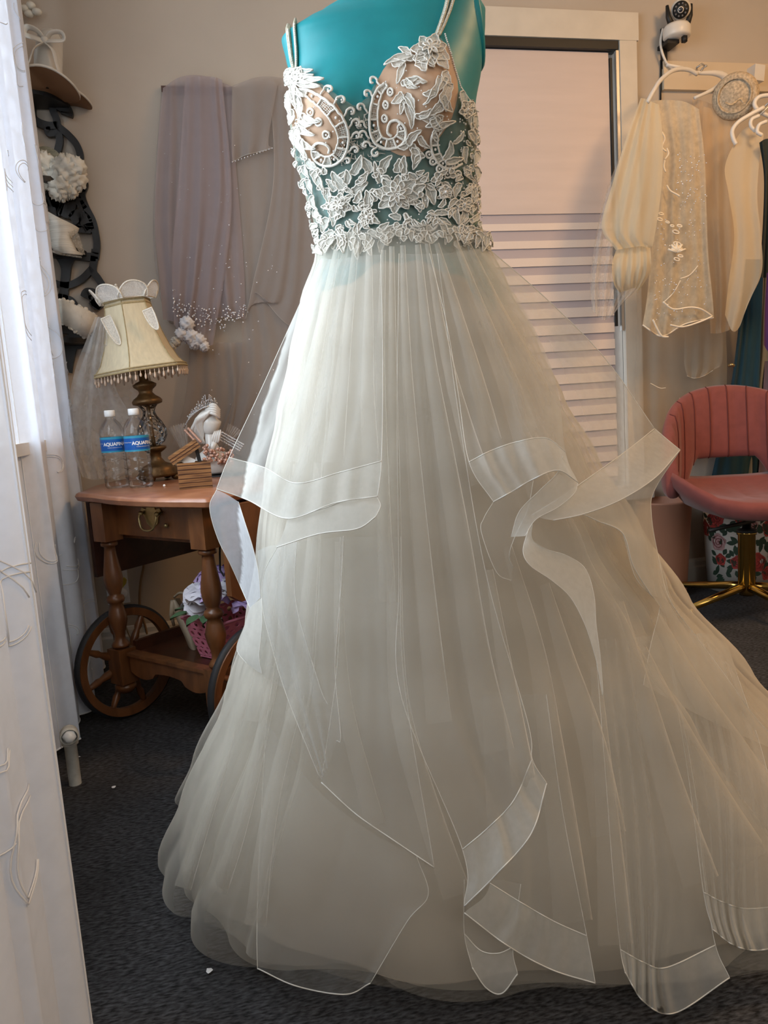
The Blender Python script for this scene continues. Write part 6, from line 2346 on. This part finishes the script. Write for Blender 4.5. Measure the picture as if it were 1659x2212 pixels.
M_wsh = sheer('cream sheer organza', (.80, .71, .55), .66, .92, 1.2, .4, var=.04, scale=8)
g5 = thing('sheer_gown', 'cream sheer organza gown bulging out at the right below the lace cap', 'gown', at_d(1600, 450, dh))
sheet('organza', M_wsh, RD([(dh, ((1590, 300), (1605, 280), (1625, 272), (1650, 290))), (dh - .03, ((1566, 360), (1590, 360), (1615, 360), (1640, 352))), (dh - .05, ((1574, 420), (1595, 425), (1615, 430), (1636, 430))), (dh - .06, ((1586, 510), (1605, 520), (1625, 520), (1644, 510))), (dh - .06, ((1574, 610), (1600, 620), (1625, 610), (1645, 590))), (dh - .05, ((1566, 680), (1582, 715), (1598, 705), (1612, 660)))]), g5, rip=.026, rn=2.2, seed=17, nu=70, nv=60)
def fabric(name, c, var=.12):
    return mat(name, c, .7, var=var, scale=9, stretch=(4, 4, .4), sheen=.2)


for nm, lab, m, rows, sd_ in (
        ('gown', 'deep teal blue gown hanging behind the pink chair at the right', fabric('teal satin', (.007, .048, .075)), ((3.10, ((1610, 560), (1620, 560), (1632, 560), (1650, 560))), (3.16, ((1596, 700), (1612, 700), (1628, 700), (1645, 700))), (3.21, ((1574, 860), (1595, 862), (1615, 862), (1640, 860))), (3.22, ((1530, 1060), (1565, 1060), (1600, 1060), (1640, 1060)))), 1),
        ('gown', 'very dark green gown hanging at the right edge under the hangers', fabric('black green velvet', (.006, .014, .012)), ((2.93, ((1640, 308), (1655, 300), (1680, 300), (1710, 300))), (2.93, ((1650, 380), (1662, 380), (1690, 380), (1710, 380))), (2.95, ((1648, 480), (1660, 480), (1690, 480), (1710, 480))), (2.98, ((1640, 600), (1655, 600), (1690, 600), (1710, 600)))), 2),
        ('gown', 'pale sage grey gown hanging right of the teal gown', fabric('sage grey satin', (.25, .24, .19)), ((3.12, ((1650, 560), (1660, 560), (1680, 560), (1700, 560))), (3.18, ((1640, 700), (1655, 700), (1675, 700), (1700, 700))), (3.23, ((1630, 820), (1650, 822), (1675, 822), (1700, 820))), (3.23, ((1590, 1060), (1630, 1062), (1670, 1062), (1700, 1060)))), 3),
        ('gown', 'purple satin gown at the very right edge above the pink chair', fabric('purple satin', (.065, .012, .12)), ((2.90, ((1656, 590), (1664, 588), (1680, 590), (1700, 590))), (2.90, ((1652, 660), (1662, 660), (1680, 660), (1700, 660))), (2.90, ((1650, 745), (1660, 760), (1680, 770), (1700, 770)))), 4),
        ('gown', 'sparkling lilac gown behind the opening of the pink chair', fabric('lilac beaded tulle', (.12, .09, .13), .5), ((3.22, ((1652, 780), (1665, 780), (1690, 780), (1720, 780))), (3.20, ((1640, 1000), (1660, 1000), (1690, 1000), (1720, 1000))), (3.20, ((1630, 1080), (1660, 1080), (1690, 1080), (1720, 1080)))), 5)):
    gg = thing(nm, lab, 'gown', at_d(rows[0][1][1][0], rows[0][1][1][1], rows[0][0]))
    sheet('skirt_cloth', m, RD(rows), gg, rip=.02, rn=3, seed=sd_ + 50, nu=40, nv=30)
px_tube('belt_buckle', M_brass, [(1574, 790, 3.0), (1580, 788, 2.99), (1586, 790, 2.99)], .006, g3, 8)

# ================================================================== pink chair, bin, floral tub
M_vel = mat('dusty pink velvet', (.25, .070, .063), .85, var=.10, scale=30, sheen=.25)
M_seam = mat('velvet seam', (.15, .04, .037), .9)
M_gold2 = mat('polished gold', (.55, .36, .10), .18, 1.0)
M_chr = mat('chrome', (.60, .60, .60), .15, 1.0)
chub = at_z(1613, 1290, .065)
CS = .957                        # all heights and widths below are for a chair of scale 1
chr_ = thing('office_chair', 'dusty pink velvet shell chair on a gold swivel base at the right', 'chair', (chub.x, chub.y, 0), 0)
CRZ = -YAW - .10          # heading of the chair's back
q3 = Matrix.Rotation(CRZ, 3, 'Z')


def cw(x, y, z):
    return Vector((chub.x, chub.y, .037)) + q3 @ Vector((x, y, z)) * CS


SR = .285
SZ = .405
P = []
n, m_ = 64, 12
for j in range(m_):
    r = j / (m_ - 1)
    for k in range(n):
        a = 2 * math.pi * k / n
        x, y = SR * r * math.cos(a), SR * .92 * r * math.sin(a)
        side = abs(math.cos(a)) ** 3 * (1 if math.sin(a) > -.75 else .6)
        z = SZ + .055 - .035 * (1 - r ** 2) + .075 * side * r ** 4 - .03 * max(0, -math.sin(a)) ** 2 * r ** 4 + .02 * max(0, math.sin(a)) * r ** 3
        z += .004 * abs(math.sin(x * 38)) * (1 - r ** 4)
        P.append(cw(x, y - .01, z))
for r2, dz in ((1.03, -.02), (1.0, -.055), (.8, -.085), (.3, -.10), (.02, -.10)):
    for k in range(n):
        a = 2 * math.pi * k / n
        side = abs(math.cos(a)) ** 3 * (1 if math.sin(a) > -.75 else .6)
        z = SZ + .055 + (.075 * side - .03 * max(0, -math.sin(a)) ** 2 + .02 * max(0, math.sin(a))) * min(1, r2 ** 4) + dz
        P.append(cw(SR * r2 * math.cos(a), SR * .92 * r2 * math.sin(a) - .01, z))
MB().grid(P, n, m_ + 5, cu=True).build('seat', M_vel, chr_)
# back: a channelled band that grows out of the arms and leaves a gap above the seat
n = 84
a0_, a1_ = math.radians(-8), math.radians(188)
V = []
T_ = 10
for i in range(n):
    a = a0_ + (a1_ - a0_) * i / (n - 1)
    s = math.sin(max(0, min(math.pi, (a - a0_) / (a1_ - a0_) * math.pi)))
    top_ = .50 + (.845 - .50) * s ** .55
    bot = .435 + (.553 - .435) * max(0, min(1, (s - .80) / .12)) ** 1.0
    ridge = .009 * abs(math.sin(a * 9)) ** .5 * (1 if s > .3 else 0)
    ring_ = []
    for k in range(16):
        t_ = 2 * math.pi * k / 16
        ct, st = math.cos(t_), math.sin(t_)
        z = (top_ + bot) / 2 + (top_ - bot) / 2 * math.copysign(abs(st) ** .7, st)
        th_ = .026 * math.copysign(abs(ct) ** .8, ct)
        h_ = (z - .45) / .4
        rad = SR * (1.0 - .03 * h_) + th_ - (ridge if ct < 0 else 0)
        lean = .045 * max(0, h_) * s
        ring_.append(cw(rad * math.cos(a), (rad * .92) * math.sin(a) + lean - .01, z))
    V += ring_
mb = MB().grid(V, 16, n)
mb = MB().grid(V, 16, n, cu=True)
mb.f += [tuple(range(16)), tuple((n - 1) * 16 + k for k in range(16))]
mb.mi += [0, 0]
mb.build('backrest', M_vel, chr_)
for i in range(12, n - 12, 7):
    MB().tube([V[i * 16 + k] + (Vector((chub.x, chub.y, V[i * 16 + k].z)) - V[i * 16 + k]).normalized() * .0015 for k in (4, 5, 6, 7, 8, 9, 10, 11, 12)], .0022, 5).build('channel_seam', M_seam, chr_)
MB().lathe([(.012, .31), (.016, .31), (.016, .38), (.05, .382), (.05, .39), (0, .39)], 24, (chub.x, chub.y, 0)).build('gas_piston', M_chr, chr_)
MB().lathe([(0, .075), (.026, .075), (.026, .09), (.030, .10), (.030, .30), (.033, .305), (.033, .312), (.014, .314)], 28, (chub.x, chub.y, 0)).build('column', M_gold2, chr_)
MB().lathe([(.030, .308), (.036, .310), (.034, .320), (.012, .322)], 24, (chub.x, chub.y, 0)).build('column_collar', M_blk, chr_)
MB().tube([cw(.02, -.02, .33), cw(-.10, -.08, .325), cw(-.17, -.10, .315)], .007, 8).build('height_lever', M_blk, chr_)
for k in range(5):
    a = math.radians(195 + 72 * k)
    d_ = Vector((math.cos(a), math.sin(a), 0))
    c0, c1 = Vector((chub.x, chub.y, .105)), Vector((chub.x, chub.y, .078)) + d_ * .29
    lg = MB().tube([c0, c0 + d_ * .05, c1], [.018, .016, .011], 10, up=(0, 0, 1)).build('leg', M_gold2, chr_)
    MB().tube([c1 + Vector((0, 0, -.004)), c1 + Vector((0, 0, -.03))], .007, 8).build('caster_stem', M_gold2, lg)
    s = d_.cross(Vector((0, 0, 1)))
    for w in (-1, 1):
        MB().lathe([(0, -.010), (.022, -.009), (.026, -.004), (.026, .004), (.022, .009), (0, .010)], 18, Vector((c1.x, c1.y, .027)) + s * (.012 * w), axis=s).build('caster_wheel', M_rub, lg)
# waste bin
bnp = Vector((1.765, 2.80, 0))
M_bin = mat('peach plastic bin', (.50, .24, .15), .55)
bn = thing('waste_bin', 'peach plastic waste bin between the gown and the pink chair', 'bin', bnp)
ob = MB().lathe([(0, .004), (.080, .002), (.083, .008), (.107, .385), (.111, .39), (.111, .397), (.106, .397)], 44, bnp).build('bin_body', M_bin, bn)
MB().lathe([(.078, .012), (.103, .387), (.106, .397)], 44, bnp).build('inner_wall', M_bin, bn)
# floral tub
M_cream = mat('off white tub', (.55, .51, .46), .6)
ftp = Vector((2.09, 2.765, .003))
ft = thing('floral_tub', 'white tub printed with red roses and dark leaves behind the pink chair', 'tub', ftp)
R0_, R1_, H_ = .125, .145, .36
MB().lathe([(0, 0), (R0_, 0), (R1_, H_), (R1_ - .006, H_), (R0_ - .006, .01)], 44, ftp).build('tub_body', M_cream, ft)
M_rose1 = mat('printed red rose', (.38, .045, .035), .6, var=.4, scale=70)
M_rose2 = mat('printed blush rose', (.45, .26, .25), .6, var=.3, scale=70)
M_lf = mat('printed dark leaf', (.025, .05, .03), .6, var=.3, scale=60)
M_rose3 = mat('printed rose shade', (.20, .02, .02), .6)
ac = math.atan2(CO.y - ftp.y, CO.x - ftp.x)


def tubp(a, z, off=.0008):
    r = R0_ + (R1_ - R0_) * z / H_ + off
    return ftp + Vector((r * math.cos(a), r * math.sin(a), z))


prA, prB, prC, prD = MB(), MB(), MB(), MB()
R_ = random.Random(5)
for k in range(26):
    a, z, r = ac + R_.uniform(-1.5, 1.5), R_.uniform(.05, .33), R_.uniform(.022, .038)
    if k < 5:
        a, z, r = [(ac - .75, .30, .035), (ac + .1, .33, .04), (ac + .5, .13, .04), (ac - .62, .21, .036), (ac + .9, .27, .04)][k]
    if k < 13:
        tgt = prB if k in (3, 8, 11) else prA
        N_ = 18
        pts_ = [tubp(a + r * (1 + .1 * math.sin(5 * t_)) * math.cos(t_) / R1_, z + r * (1 + .1 * math.sin(5 * t_)) * math.sin(t_)) for t_ in [2 * math.pi * i / N_ for i in range(N_)]]
        tgt.add([tubp(a, z)] + pts_, [(0, i + 1, (i + 1) % N_ + 1) for i in range(N_)])
        sp_ = [tubp(a + r * .85 * (1 - t_ / 30) * math.cos(t_ * .55) / R1_, z + r * .85 * (1 - t_ / 30) * math.sin(t_ * .55), .0014) for t_ in range(28)]
        prD.tube(sp_, .0012, 4, flat=.3)
    for w in range(5):
        t0 = R_.uniform(0, 6.28)
        L = R_.uniform(.03, .05)
        b0 = (a + r * math.cos(t0) / R1_, z + r * math.sin(t0))
        g = []
        for s in range(6):
            v = s / 5
            hw = .010 * math.sin(math.pi * v)
            for u in (-1, 1):
                g.append(tubp(b0[0] + (L * v * math.cos(t0) - u * hw * math.sin(t0)) / R1_, min(.358, max(.004, b0[1] + L * v * math.sin(t0) + u * hw * math.cos(t0))), .0006))
        prC.grid(g, 2, 6)
prA.build('rose_print', M_rose1, ft, kind='stuff')
prB.build('blush_rose_print', M_rose2, ft, kind='stuff')
prC.build('leaf_print', M_lf, ft, kind='stuff')
prD.build('petal_line_print', M_rose3, ft, kind='stuff')
